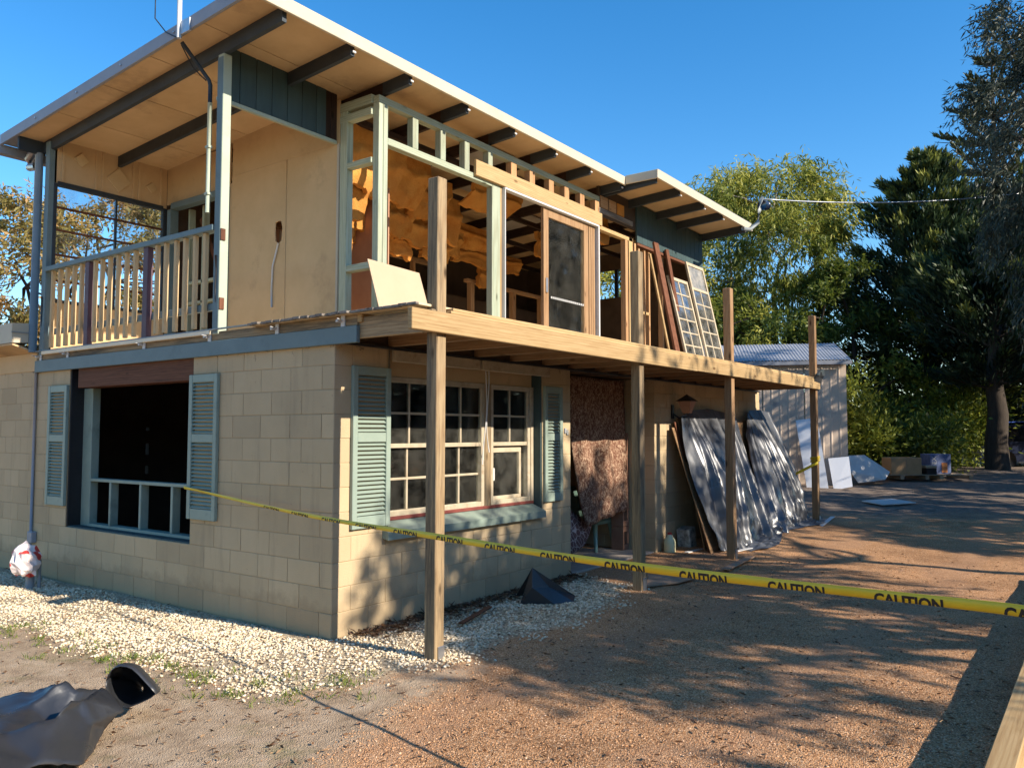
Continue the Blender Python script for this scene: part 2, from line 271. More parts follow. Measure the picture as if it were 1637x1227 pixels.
M['eucleaf'] = leafmat('grey_eucalypt_leaves', (0.02, 0.032, 0.024), (0.045, 0.06, 0.04), (0.13, 0.13, 0.085), 0.18)
M['shrubleaf'] = leafmat('shrub_leaves', (0.03, 0.05, 0.01), (0.1, 0.14, 0.02), (0.33, 0.34, 0.04), 0.35)
M['grassleaf'] = leafmat('grass_blades', (0.06, 0.1, 0.01), (0.14, 0.2, 0.02), (0.28, 0.3, 0.05), 0.3)
M['litter'] = leafmat('dry_leaf_litter', (0.06, 0.035, 0.02), (0.16, 0.075, 0.035), (0.34, 0.22, 0.12), 0.1)
def stonemat(name, cols, rough=0.9):
    m, nt, b = nodes(name); L = nt.links.new
    at = N(nt, 'ShaderNodeAttribute', attribute_name='tone'); n = len(cols)
    r = ramp(nt, [(i / (n - 1), c) for i, c in enumerate(cols)]); L(at.outputs['Fac'], r.inputs['Fac'])
    L(r.outputs['Color'], b.inputs['Base Color']); b.inputs['Roughness'].default_value = rough; b.inputs['Specular IOR Level'].default_value = 0.2; return m
M['whitestone'] = stonemat('cream_gravel', [(0.34, 0.24, 0.14), (0.62, 0.49, 0.32), (0.75, 0.62, 0.44), (0.84, 0.74, 0.57)])
M['redstone'] = stonemat('red_gravel', [(0.2, 0.095, 0.05), (0.47, 0.25, 0.12), (0.6, 0.34, 0.175), (0.76, 0.54, 0.37)])

# ------------------------------------------------------------------ mesh helpers
class MB:
    """collects boxes, bars, tubes and sheets, then links them as one mesh object"""
    def __init__(s): s.v = []; s.f = []; s.sm = []
    def add(s, vs, fs, smooth=False):
        o = len(s.v); s.v += [tuple(map(float, q)) for q in vs]; s.f += [tuple(i + o for i in f) for f in fs]; s.sm += [smooth] * len(fs); return s
    def box(s, x0, x1, y0, y1, z0, z1, c=0.004):
        """chamfered box"""
        x0, x1 = min(x0, x1), max(x0, x1); y0, y1 = min(y0, y1), max(y0, y1); z0, z1 = min(z0, z1), max(z0, z1)
        c = min(c, (x1 - x0) * .4, (y1 - y0) * .4, (z1 - z0) * .4)
        return s.obox(((x0 + x1) / 2, (y0 + y1) / 2, (z0 + z1) / 2), (x1 - x0, y1 - y0, z1 - z0), None, c)
    def obox(s, cen, size, rot=None, c=0.004):
        hx, hy, hz = (q / 2 for q in size); vs = []; idx = {}
        for sx in (-1, 1):
            for sy in (-1, 1):
                for sz in (-1, 1):
                    for a in range(3):
                        p = [sx * (hx - c), sy * (hy - c), sz * (hz - c)]; p[a] = (sx * hx, sy * hy, sz * hz)[a]
                        idx[(sx, sy, sz, a)] = len(vs); vs.append(p)
        fs = []
        def quad(k): fs.append(tuple(idx[q] for q in k))
        for a in range(3):
            for sg in (-1, 1):
                b_, c_ = [(1, 2), (2, 0), (0, 1)][a]; ks = []
                for u, w in ((-1, -1), (1, -1), (1, 1), (-1, 1)):
                    t = [0, 0, 0]; t[a] = sg; t[b_] = u; t[c_] = w; ks.append((*t, a))
                if sg < 0: ks.reverse()
                quad(ks)
        for a in range(3):   # edges along axis a
            b_, c_ = [(1, 2), (2, 0), (0, 1)][a]
            for u in (-1, 1):
                for w in (-1, 1):
                    def k(e, ax):
                        t = [0, 0, 0]; t[a] = e; t[b_] = u; t[c_] = w; return (*t, ax)
                    q = [k(-1, b_), k(1, b_), k(1, c_), k(-1, c_)]
                    if u * w < 0: q.reverse()
                    q.reverse(); quad(q)
        for sx in (-1, 1):
            for sy in (-1, 1):
                for sz in (-1, 1):
                    q = [(sx, sy, sz, 0), (sx, sy, sz, 1), (sx, sy, sz, 2)]
                    if sx * sy * sz < 0: q.reverse()
                    quad(q)
        m = rot.to_3x3() if rot is not None else None; cv = Vector(cen)
        return s.add([(m @ Vector(p) if m else Vector(p)) + cv for p in vs], fs)
    def bar(s, p0, p1, w, h, c=0.004, up=(0, 0, 1), roll=0):
        """straight timber between two points; w across, h along up"""
        p0, p1 = Vector(p0), Vector(p1); d = p1 - p0; L = d.length; x = d.normalized(); u = Vector(up)
        if abs(x.dot(u)) > 0.98: u = Vector((0, 1, 0))
        y = u.cross(x).normalized(); z = x.cross(y)
        m = Matrix((x, y, z)).transposed().to_4x4()
        if roll: m = m @ Matrix.Rotation(roll, 4, 'X')
        return s.obox((p0 + p1) / 2, (L, w, h), m, c)
    def tube(s, pts, r, n=8, caps=True):
        pts = [Vector(p) for p in pts]; rs = r if isinstance(r, (list, tuple)) else [r] * len(pts); vs = []; fs = []
        for i, p in enumerate(pts):
            t = (pts[min(i + 1, len(pts) - 1)] - pts[max(i - 1, 0)]).normalized()
            u = Vector((0, 0, 1)) if abs(t.z) < 0.9 else Vector((1, 0, 0))
            a = t.cross(u).normalized(); b_ = t.cross(a)
            for k in range(n):
                th = 2 * math.pi * k / n; vs.append(p + (a * math.cos(th) + b_ * math.sin(th)) * rs[i])
        for i in range(len(pts) - 1):
            for k in range(n):
                k2 = (k + 1) % n; fs.append((i * n + k, i * n + k2, (i + 1) * n + k2, (i + 1) * n + k))
        if caps: fs.append(tuple(range(n))); fs.append(tuple((len(pts) - 1) * n + k for k in reversed(range(n))))
        return s.add(vs, fs, True)
    def prism(s, poly, d):
        """polygon extruded by vector d"""
        n = len(poly); P = [Vector(q) for q in poly]; d = Vector(d)
        fs = [tuple(range(n)), tuple(reversed(range(n, 2 * n)))]
        for i in range(n): j = (i + 1) % n; fs.append((j, i, n + i, n + j))
        return s.add(P + [q + d for q in P], fs)
    def grid(s, P, smooth=True, thick=0):
        """P: rows of points"""
        nr, nc = len(P), len(P[0]); vs = [q for row in P for q in row]
        fs = [(r * nc + c, r * nc + c + 1, (r + 1) * nc + c + 1, (r + 1) * nc + c) for r in range(nr - 1) for c in range(nc - 1)]
        return s.add(vs, fs, smooth)
    def mesh(s, name, org=(0, 0, 0)):
        me = bpy.data.meshes.new(name); ox, oy, oz = org
        me.from_pydata([(a - ox, b - oy, c - oz) for a, b, c in s.v], [], s.f)
        me.polygons.foreach_set('use_smooth', s.sm); me.update(); return me
    def build(s, name, mat, parent=None, org=None):
        og = org if org is not None else (ORG.get(parent.name, (0, 0, 0)) if parent else (0, 0, 0))
        me = s.mesh(name, og); return link(name, me, mat, parent)
ORG = {}
def link(name, me, mat, parent=None, loc=(0, 0, 0)):
    if mat is not None and not me.materials: me.materials.append(mat if not isinstance(mat, str) else M[mat])
    o = bpy.data.objects.new(name, me); COL.objects.link(o); o.location = loc
    if parent is not None:
        o.parent = parent; ORG[o.name] = ORG.get(parent.name, (0, 0, 0))
    return o
def tag(o, label=None, cat=None, group=None, kind=None):
    if label: o['label'] = label
    if cat: o['category'] = cat
    if group: o['group'] = group
    if kind: o['kind'] = kind
    return o
def thing(name, loc, label, cat, group=None):
    o = bpy.data.objects.new(name, None); COL.objects.link(o); o.location = loc; o.empty_display_size = 0.2
    ORG[o.name] = tuple(loc); return tag(o, label, cat, group)
def solid(o, t, offset=0):
    md = o.modifiers.new('thickness', 'SOLIDIFY'); md.thickness = t; md.offset = offset; return o
def fbm(x, y, sc=1.0, seed=0):
    from mathutils import noise
    return noise.fractal(Vector((x * sc + seed * 7.3, y * sc - seed * 3.1, seed * 1.7)), 1.0, 2.0, 4)

# ------------------------------------------------------------------ ground
CAMX, CAMY = -4.4754, -5.0544
def gz(x, y):
    d = (x - CAMX) * 0.807 + (y - CAMY) * 0.590
    s = min(max(d - 11.0, 0.0), 12.0) * 0.055
    # a shallow dish round the house wall, wheel ruts in the drive
    return s - 0.012 * min(max(-y - 0.4, 0), 1.0)
GRAVEL = [(-1.5, 9.0), (-1.35, 2.65), (-1.26, 2.16), (-1.29, 1.37), (-1.19, 0.65), (-1.19, -0.12), (-1.13, -0.64), (-0.83, -0.93), (-0.40, -1.03), (-0.15, -1.05), (0.19, -1.2), (1.1, -1.05), (1.56, -1.22), (2.66, -1.05), (3.45, -0.75), (3.62, -0.15), (3.62, 0.3), (0.3, 0.3), (0.3, 9.0)]
def poly_sd(px, py, poly):
    """signed distance (numpy), negative inside"""
    d = np.full(px.shape, 1e9); ins = np.zeros(px.shape, bool); n = len(poly)
    for i in range(n):
        ax, ay = poly[i]; bx, by = poly[(i + 1) % n]
        ex, ey = bx - ax, by - ay; wx, wy = px - ax, py - ay
        t = np.clip((wx * ex + wy * ey) / (ex * ex + ey * ey), 0, 1)
        d = np.minimum(d, (wx - ex * t) ** 2 + (wy - ey * t) ** 2)
        c = ((ay <= py) & (by > py)) | ((by <= py) & (ay > py))
        xi = ax + (py - ay) / (by - ay + 1e-12) * ex
        ins ^= c & (px < xi)
    d = np.sqrt(d); return np.where(ins, -d, d)
DIRT = [(-6, 6), (-1.45, 6), (-1.35, 2.65), (-1.29, 1.37), (-1.19, -0.12), (-1.0, -0.85), (-0.4, -1.1), (0.3, -1.35), (-0.6, -1.5), (-1.3, -1.7), (-2.2, -2.0), (-4.0, -1.8), (-7, 0)]

def axis_ticks():
    t = list(np.arange(-7, 12.01, 0.14)); a = []
    v = 12.0; st = 0.2
    while v < 400: st *= 1.16; v += st; a.append(v)
    b = []; v = -7.0; st = 0.2
    while v > -300: st *= 1.18; v -= st; b.append(v)
    return np.array(b[::-1] + t + a)
gx = axis_ticks(); gy = axis_ticks()
GX, GY = np.meshgrid(gx, gy)
GZ = np.vectorize(gz)(GX, GY)
near = (np.abs(GX) < 14) & (np.abs(GY) < 14)
bump = np.zeros_like(GX)
for j in range(GX.shape[0]):
    for i in range(GX.shape[1]):
        if near[j, i]: bump[j, i] = 0.02 * fbm(GX[j, i], GY[j, i], 0.9, 1) + 0.006 * fbm(GX[j, i], GY[j, i], 4.0, 2)
GZ = GZ + bump * np.clip((np.abs(GY) + np.abs(GX)), 0, 1)
nr, nc = GX.shape
gm = bpy.data.meshes.new('ground'); vv = np.stack([GX, GY, GZ], -1).reshape(-1, 3)
ii = np.arange(nr * nc).reshape(nr, nc); ff = np.stack([ii[:-1, :-1], ii[:-1, 1:], ii[1:, 1:], ii[1:, :-1]], -1).reshape(-1, 4)
def np_mesh(me, verts, faces, k):
    me.vertices.add(len(verts)); me.vertices.foreach_set('co', verts.astype(np.float32).ravel())
    me.loops.add(len(faces) * k); me.loops.foreach_set('vertex_index', faces.astype(np.int32).ravel())
    me.polygons.add(len(faces)); me.polygons.foreach_set('loop_start', np.arange(0, len(faces) * k, k, dtype=np.int32))
    me.polygons.foreach_set('loop_total', np.full(len(faces), k, np.int32)); me.update(calc_edges=True); me.validate()
np_mesh(gm, vv, ff, 4)
gm.polygons.foreach_set('use_smooth', [True] * len(ff))
sdG = poly_sd(GX, GY, GRAVEL).reshape(-1); sdD = poly_sd(GX, GY, DIRT).reshape(-1)
a1 = gm.attributes.new('gravel', 'FLOAT', 'POINT'); a1.data.foreach_set('value', np.clip(0.5 - sdG / 0.5, 0, 1).astype(np.float32))
a2 = gm.attributes.new('soil', 'FLOAT', 'POINT'); a2.data.foreach_set('value', np.clip(0.5 - sdD / 0.7, 0, 1).astype(np.float32))
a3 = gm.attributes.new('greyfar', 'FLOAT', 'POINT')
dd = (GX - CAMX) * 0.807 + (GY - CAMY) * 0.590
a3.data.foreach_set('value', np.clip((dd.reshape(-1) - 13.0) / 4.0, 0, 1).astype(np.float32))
def groundmat():
    m, nt, b = nodes('driveway_ground'); L = nt.links.new
    mp = coords(nt, (1, 1, 1))
    def vor(scale, stops, rnd_=1.0):
        v = N(nt, 'ShaderNodeTexVoronoi'); v.inputs['Scale'].default_value = scale; v.inputs['Randomness'].default_value = rnd_; L(mp.outputs[0], v.inputs['Vector'])
        s = N(nt, 'ShaderNodeSeparateColor'); L(v.outputs['Color'], s.inputs[0]); r = ramp(nt, stops); L(s.outputs[0], r.inputs['Fac']); return v, r
    def noise(scale, det=6, ro=0.6):
        n = N(nt, 'ShaderNodeTexNoise'); n.inputs['Scale'].default_value = scale; n.inputs['Detail'].default_value = det; n.inputs['Roughness'].default_value = ro; L(mp.outputs[0], n.inputs['Vector']); return n
    def mix(fac, a, b_, mode='MIX', f=None):
        x = N(nt, 'ShaderNodeMixRGB', blend_type=mode)
        if fac is not None: L(fac, x.inputs['Fac'])
        else: x.inputs['Fac'].default_value = f
        L(a, x.inputs['Color1']); L(b_, x.inputs['Color2']); return x.outputs['Color']
    vr, rr = vor(120, [(0.0, (0.2, 0.1, 0.05)), (0.35, (0.47, 0.25, 0.12)), (0.75, (0.6, 0.335, 0.17)), (1.0, (0.7, 0.48, 0.3))])
    big = noise(0.8, 8, 0.7); rb = ramp(nt, [(0.3, (0.5, 0.48, 0.47)), (0.5, (0.9, 0.88, 0.86)), (0.7, (1.18, 1.14, 1.1))]); L(big.outputs['Fac'], rb.inputs['Fac'])
    red = mix(None, rr.outputs['Color'], rb.outputs['Color'], 'MULTIPLY', 1.0)
    # soil
    ns = noise(5, 9, 0.75); rs = ramp(nt, [(0.3, (0.22, 0.15, 0.095)), (0.5, (0.4, 0.29, 0.19)), (0.72, (0.52, 0.4, 0.28))]); L(ns.outputs['Fac'], rs.inputs['Fac'])
    ng = noise(1.6, 7, 0.7); rg = ramp(nt, [(0.55, (0, 0, 0)), (0.72, (0.75, 0.75, 0.75))]); L(ng.outputs['Fac'], rg.inputs['Fac'])
    mossn = N(nt, 'ShaderNodeRGB'); mossn.outputs[0].default_value = (0.13, 0.14, 0.05, 1)
    soil = mix(rg.outputs['Color'], rs.outputs['Color'], mossn.outputs[0])
    # bed under the cream gravel
    vg, rgv = vor(70, [(0.0, (0.22, 0.16, 0.1)), (0.5, (0.46, 0.36, 0.24)), (1.0, (0.64, 0.53, 0.37))])
    # far drive: greyer, leaf-littered
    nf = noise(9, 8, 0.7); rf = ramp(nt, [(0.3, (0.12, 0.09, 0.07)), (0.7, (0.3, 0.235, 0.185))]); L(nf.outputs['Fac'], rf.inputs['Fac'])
    def att(name, nscale, amt, lo, hi):
        a = N(nt, 'ShaderNodeAttribute', attribute_name=name); n = noise(nscale, 7, 0.7)
        mm = N(nt, 'ShaderNodeMath', operation='MULTIPLY_ADD'); L(n.outputs['Fac'], mm.inputs[0]); mm.inputs[1].default_value = amt; L(a.outputs['Fac'], mm.inputs[2])
        r = ramp(nt, [(lo, (0, 0, 0)), (hi, (1, 1, 1))]); L(mm.outputs[0], r.inputs['Fac']); return r.outputs['Color']
    ge = N(nt, 'ShaderNodeNewGeometry'); sp = N(nt, 'ShaderNodeSeparateXYZ'); L(ge.outputs['Position'], sp.inputs[0])
    nw = noise(0.5, 4, 0.6); my = N(nt, 'ShaderNodeMath', operation='MULTIPLY_ADD'); L(nw.outputs['Fac'], my.inputs[0]); my.inputs[1].default_value = 1.6; L(sp.outputs['Y'], my.inputs[2])
    sn = N(nt, 'ShaderNodeMath', operation='SINE'); mu = N(nt, 'ShaderNodeMath', operation='MULTIPLY'); L(my.outputs[0], mu.inputs[0]); mu.inputs[1].default_value = 4.2; L(mu.outputs[0], sn.inputs[0])
    rtk = ramp(nt, [(0.45, (0, 0, 0)), (0.95, (0.42, 0.42, 0.42))]); L(sn.outputs[0], rtk.inputs['Fac']); fines = N(nt, 'ShaderNodeRGB'); fines.outputs[0].default_value = (0.4, 0.235, 0.14, 1)
    red = mix(rtk.outputs['Color'], red, fines.outputs[0])
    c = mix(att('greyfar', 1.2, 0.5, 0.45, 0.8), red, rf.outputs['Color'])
    c = mix(att('soil', 2.2, 0.8, 0.66, 1.0), c, soil)
    c = mix(att('gravel', 5.0, 0.7, 0.7, 0.98), c, rgv.outputs['Color'])
    L(c, b.inputs['Base Color']); b.inputs['Roughness'].default_value = 0.95; b.inputs['Specular IOR Level'].default_value = 0.11
    n3 = noise(40, 4); ad = N(nt, 'ShaderNodeMath', operation='MULTIPLY_ADD'); L(vr.outputs['Distance'], ad.inputs[0]); ad.inputs[1].default_value = -0.9; L(n3.outputs['Fac'], ad.inputs[2])
    bp = N(nt, 'ShaderNodeBump'); bp.inputs['Strength'].default_value = 0.8; bp.inputs['Distance'].default_value = 0.012; L(ad.outputs[0], bp.inputs['Height']); L(bp.outputs['Normal'], b.inputs['Normal'])
    return m
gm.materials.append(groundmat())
ground = bpy.data.objects.new('ground', gm); COL.objects.link(ground); tag(ground, kind='structure')
ground['label'] = 'reddish gravel driveway and bare soil round the house'
def gzs(x, y): return gz(x, y) + (0.02 * fbm(x, y, 0.9, 1) + 0.006 * fbm(x, y, 4.0, 2)) * min(1, abs(x) + abs(y))

# ------------------------------------------------------------------ house: walls of blocks
XW_ = 1.47
house = thing('house', (0, 0, 0), 'two storey cream block house being stripped, with open timber framed upper floor', 'house')
_bm = {}
def block_mesh(w, h=0.1955, d=0.05):
    k = (round(w, 2), round(h, 3))
    if k in _bm: return _bm[k]
    w2, h2, c = w / 2, h / 2, 0.005
    vs = []
    for (a, y) in ((0, d), (0, c * .6), (c * .8, 0)):
        vs += [(-w2 + a, y, -h2 + a), (w2 - a, y, -h2 + a), (w2 - a, y, h2 - a), (-w2 + a, y, h2 - a)]
    fs = [(8, 9, 10, 11)]
    for r in (0, 4):
        for i in range(4): j = (i + 1) % 4; fs.append((r + i, r + j, r + 4 + j, r + 4 + i))
    me = bpy.data.meshes.new('block'); me.from_pydata(vs, [], fs); me.materials.append(M['block']); _bm[k] = me; return me
def lay_blocks(wall, length, offs, openings, place, rot, courses=12, first=0):
    """place(s, z) -> location of a block centred s along the wall"""
    for k in range(first, courses):
        z0 = k * 0.2; edges = [0.0]; e = offs[k % 2]
        while e < length - 0.02:
            if e > 0.02: edges.append(e)
            e += 0.4
        edges.append(length)
        for a, b_ in zip(edges[:-1], edges[1:]):
            segs = [(a, b_)]
            for (o0, o1, oz0, oz1) in openings:
                if oz0 - 0.05 < z0 + 0.1 < oz1 + 0.05:
                    nsg = []
                    for (p, q) in segs:
                        if q <= o0 or p >= o1: nsg.append((p, q))
                        else:
                            if p < o0: nsg.append((p, o0))
                            if q > o1: nsg.append((o1, q))
                    segs = nsg
            for (p, q) in segs:
                if q - p < 0.05: continue
                o = link('block', block_mesh(q - p - 0.005), None, wall, place((p + q) / 2, z0 + 0.1, rnd.uniform(-0.0015, 0.0015)))
                o.rotation_euler = (0, 0, rot)
# front wall (faces -Y), window bay 0.62..3.01 above the sill
fw = MB(); fw.box(0.006, 0.62, 0.004, 0.19, -0.2, 2.4, 0); fw.box(3.012, 3.594, 0.004, 0.19, -0.2, 2.4, 0); fw.box(0.62, 3.012, 0.004, 0.19, -0.2, 0.74, 0)
front_wall = fw.build('front_wall', 'mortar', house)
lay_blocks(front_wall, 3.6, (0.4, 0.2), [(0.62, 3.012, 0.8, 2.5)], lambda s, z, j: (s, 0 + j, z), 0)
# side wall (faces -X), big opening Y 1.99..4.41
sw = MB(); sw.box(0.004, 0.2, 0.19, 1.99, -0.2, 2.4, 0); sw.box(0.004, 0.2, 4.41, 9.2, -0.2, 2.4, 0); sw.box(0.004, 0.2, 1.99, 4.41, -0.2, 0.59, 0)
side_wall = sw.build('side_wall', 'mortar', house)
lay_blocks(side_wall, 6.6, (0.15, 0.4), [(1.99, 4.41, 0.6, 2.5)], lambda s, z, j: (0 + j, s, z), -math.pi / 2)
# far wall beyond the entry, return facing -X at 5.78
rw = MB(); rw.box(5.784, 10.0, 0.004, 0.19, -0.2, 2.4, 0); rw.box(5.784, 5.97, 0.19, 2.4, -0.2, 2.4, 0)
far_wall = rw.build('far_wall', 'mortar', house)
lay_blocks(far_wall, 4.22, (0.4, 0.2), [], lambda s, z, j: (5.78 + s, 0 + j, z), 0)
lay_blocks(far_wall, 1.2, (0.4, 0.2), [], lambda s, z, j: (5.78 + j, s, z), -math.pi / 2)
# entry recess: back and left return, slab, brown breeze-block column
er = MB(); er.box(3.594, 5.79, 2.4, 2.55, -0.2, 2.4, 0); er.box(3.41, 3.594, 0.19, 2.4, -0.2, 2.4, 0)
er.build('entry_wall', 'brickbrown', house)
es = MB(); es.box(3.62, 5.77, 0.02, 2.4, -0.2, 0.03, 0.01); es.build('entry_slab', 'slab', house)
# light-tight lower back wall, with small gaps that let the daylight through
bw = MB()
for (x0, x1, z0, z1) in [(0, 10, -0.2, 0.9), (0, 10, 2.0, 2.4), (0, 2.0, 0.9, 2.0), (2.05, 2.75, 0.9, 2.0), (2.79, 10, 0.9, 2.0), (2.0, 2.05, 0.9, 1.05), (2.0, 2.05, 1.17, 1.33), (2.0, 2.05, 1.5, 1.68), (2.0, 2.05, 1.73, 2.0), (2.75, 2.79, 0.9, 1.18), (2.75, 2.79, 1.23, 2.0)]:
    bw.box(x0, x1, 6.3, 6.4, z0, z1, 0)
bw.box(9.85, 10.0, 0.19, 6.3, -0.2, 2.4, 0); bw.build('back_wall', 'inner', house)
MB().box(0.2, 9.85, 0.19, 6.3, -0.2, 0.02, 0).build('room_floor', 'inner', house)
# timber lintel, window framing and clutter in the big side opening
lt = MB(); lt.box(0.01, 0.19, 2.0, 4.24, 2.15, 2.385); lt.build('lintel', W('rust', 'Y'), house)
fr = MB(); fr.box(0.16, 0.25, 4.2, 4.4, 0.6, 2.15)
frame = fr.build('opening_frame', 'green', house)
MB().box(0.16, 0.25, 2.0, 4.2, 1.105, 1.14).build('rail', 'green', frame)
MB().box(0.14, 0.25, 2.0, 4.2, 0.6, 0.64).build('bottom_plate', 'green', frame)
for y in (3.77, 3.16, 2.57): MB().box(0.16, 0.25, y - 0.02, y + 0.02, 0.64, 1.105).build('upright', 'green', frame)
MB().box(0.02, 0.15, 1.99, 4.41, 0.585, 0.612).build('sill', 'darkgreen', house)
MB().box(0.012, 0.2, 4.395, 4.415, 0.6, 2.4).build('reveal', 'black', house)
# beam and rim joist along the side, upper floor
MB().box(-0.04, 0.0, -0.295, 5.2, 2.36, 2.497).build('side_beam', 'bluegreen', house)
MB().box(-0.02, 0.02, -0.28, 5.2, 2.5, 2.585).build('rim_joist', W('old', 'Y'), house)
MB().box(0.0, 10.0, 0.02, 6.4, 2.402, 2.56, 0).build('upper_floor', 'inner', house)
MB().box(XW_, 9.9, 1.05, 5.0, 2.561, 2.6, 0).build('room_flooring', 'floorpale', house)
MB().box(-0.06, 1.46, 1.66, 5.0, 2.56, 2.6, 0.004).build('porch_floor', 'porchfloor', house)
MB().tube([(-0.055, -0.28, 2.6), (-0.05, 5.15, 2.605)], 0.009, 6).build('edge_rail', 'pipegrey', house)
for y in (5.1, 4.45, 2.85, 1.72, 0.73, -0.1):   # white gutter brackets left on the rim
    b = MB(); b.box(-0.075, -0.022, y - 0.012, y + 0.012, 2.53, 2.55, 0.002); b.box(-0.035, -0.021, y - 0.05, y - 0.005, 2.49, 2.585, 0.002); b.bar((-0.03, y, 2.55), (-0.16, y - 0.11, 2.54), 0.014, 0.008, 0.002)
    b.build('gutter_bracket', 'white', house)
# window bay of the front wall
hp = MB(); hp.box(0.62, 3.012, 0.13, 0.15, 2.15, 2.4); hp.build('head_panel', 'tan', house)
MB().box(2.99, 3.014, 0.008, 0.19, 0.76, 2.4).build('bay_reveal', 'darkgreen', house)
MB().box(0.615, 0.64, 0.008, 0.19, 0.76, 2.4).build('bay_reveal', 'darkgreen', house)
si = MB(); si.prism([(0.56, 0.15, 0.885), (0.56, -0.07, 0.8), (0.56, -0.07, 0.73), (0.56, 0.0, 0.745), (0.56, 0.15, 0.8)], (2.42, 0, 0)); si.build('sill', 'green', house)
MB().box(0.64, 2.99, 0.1, 0.13, 0.872, 0.905).build('sill_strip', 'maroon', house)
def window_unit(x0, x1, lower_open=False):
    y = 0.15; f = MB()
    f.box(x0, x0 + 0.05, y - 0.04, y + 0.04, 0.9, 2.15); f.box(x1 - 0.05, x1, y - 0.04, y + 0.04, 0.9, 2.15)
    f.box(x0, x1, y - 0.038, y + 0.038, 2.1, 2.152); f.box(x0, x1, y - 0.038, y + 0.05, 0.895, 0.95); f.box(x0 + .05, x1 - .05, y - 0.03, y + 0.03, 1.51, 1.55)
    win = f.build('window', 'oldwhite', house)
    xm = (x0 + x1) / 2
    def rows(za, zb, yy, cols=True, mat='glass'):
        zm = (za + zb) / 2
        if cols:
            m = MB(); m.box(xm - 0.011, xm + 0.011, yy - 0.012, yy + 0.012, za, zb); m.build('muntin', 'oldwhite', win)
            m = MB(); m.box(x0 + .05, x1 - .05, yy - 0.011, yy + 0.011, zm - 0.011, zm + 0.011); m.build('muntin', 'oldwhite', win)
            for (a, b_) in ((x0 + .05, xm - .011), (xm + .011, x1 - .05)):
                for (c, d) in ((za, zm - .011), (zm + .011, zb)):
                    MB().box(a, b_, yy - 0.002, yy + 0.002, c, d, 0).build('pane', mat, win)
        else: MB().box(x0 + .05, x1 - .05, yy - 0.002, yy + 0.002, za, zb, 0).build('pane', mat, win)
    rows(1.55, 2.1, y - 0.012)
    if not lower_open: rows(0.95, 1.51, y + 0.012, True, 'glassdirty')
    else:
        m = MB(); m.box(x0 + .05, x1 - .12, y + .0, y + .03, 1.44, 1.49); m.box(x0 + .05, x1 - .12, y, y + .03, 0.95, 0.985); m.build('sash_rail', 'oldwhite', win)
        MB().box(x1 - .16, x1 - .12, y, y + 0.03, 0.985, 1.44).build('sash_stile', 'oldwhite', win)
        MB().box(x0 + .06, x0 + .1, y - 0.02, y - 0.005, 1.15, 1.28, 0.003).build('latch', 'white', win)
        rows(0.985, 1.44, y + 0.014, False, 'glass')
    return win
window_unit(0.66, 1.38); window_unit(1.40, 2.12); window_unit(2.22, 2.94, True)
MB().box(2.12, 2.22, 0.1, 0.19, 0.9, 2.15).build('mullion', W('old', 'Z'), house)
MB().box(2.94, 2.99, 0.1, 0.19, 0.9, 2.15).build('jamb', 'oldwhite', house)
# timber lengths and dark boards stacked inside behind the glass
for i, (x, lean) in enumerate([(1.0, 0.25), (1.62, 0.35), (1.8, 0.3), (2.0, 0.42), (2.5, 0.3), (2.75, 0.2)]):
    b = MB(); b.bar((x, 0.45 + 0.05 * i, 0.05), (x + lean, 0.75, 2.2), 0.09, 0.04); b.build('stored_timber', W('brown', 'Z'), house)
MB().box(0.75, 1.3, 0.6, 0.62, 0.6, 2.1, 0.003).build('stored_sheet', 'innerpink', house)
# loose wires hanging in front of the window
for dx, zend in ((0.0, 1.33), (0.05, 1.45)):
    pts = [(2.02 + dx + 0.05 * math.sin(t * 5 + dx * 30) * t, 0.02, 2.37 - t * (2.37 - zend)) for t in np.linspace(0, 1, 12)]
    MB().tube(pts, 0.006, 5).build('hanging_wire', 'white', house)
# shutters
def slat_mesh(w):
    return MB().obox((0, 0, 0), (w, 0.034, 0.006), Matrix.Rotation(R(38), 4, 'X'), 0.001).mesh('slat')
def shutter(loc, rot, w, h, name='shutter'):
    f = MB(); t = 0.035; st = 0.055
    f.box(0, st, 0, t, 0, h); f.box(w - st, w, 0, t, 0, h)
    f.box(st, w - st, 0.003, t - 0.003, 0, 0.1); f.box(st, w - st, 0.003, t - 0.003, h - 0.075, h)
    zm = h * 0.555; f.box(st, w - st, 0.003, t - 0.003, zm - 0.035, zm + 0.045)
    o = link(name, f.mesh(name), 'green', house, loc); o.rotation_euler = (0, 0, rot)
    sm = slat_mesh(w - 2 * st); sm.materials.append(M['green'])
    for za, zb in ((0.1, zm - 0.035), (zm + 0.045, h - 0.075)):
        n = int(round((zb - za) / 0.036))
        for i in range(n):
            s = bpy.data.objects.new('slat', sm); COL.objects.link(s); s.parent = o; s.location = (w / 2, 0.02, za + (i + 0.5) * (zb - za) / n); s.rotation_euler = (R(rnd.uniform(-2, 2)), R(rnd.uniform(-.3, .3)), 0)
    return o
shutter((0.178, -0.037, 0.853), 0, 0.44, 1.352)
shutter((3.024, -0.037, 0.885), 0, 0.36, 1.28)
shutter((-0.037, 2.0, 0.84), -math.pi / 2, 0.45, 1.355)
shutter((-0.037, 4.845, 0.83), -math.pi / 2, 0.44, 1.355)
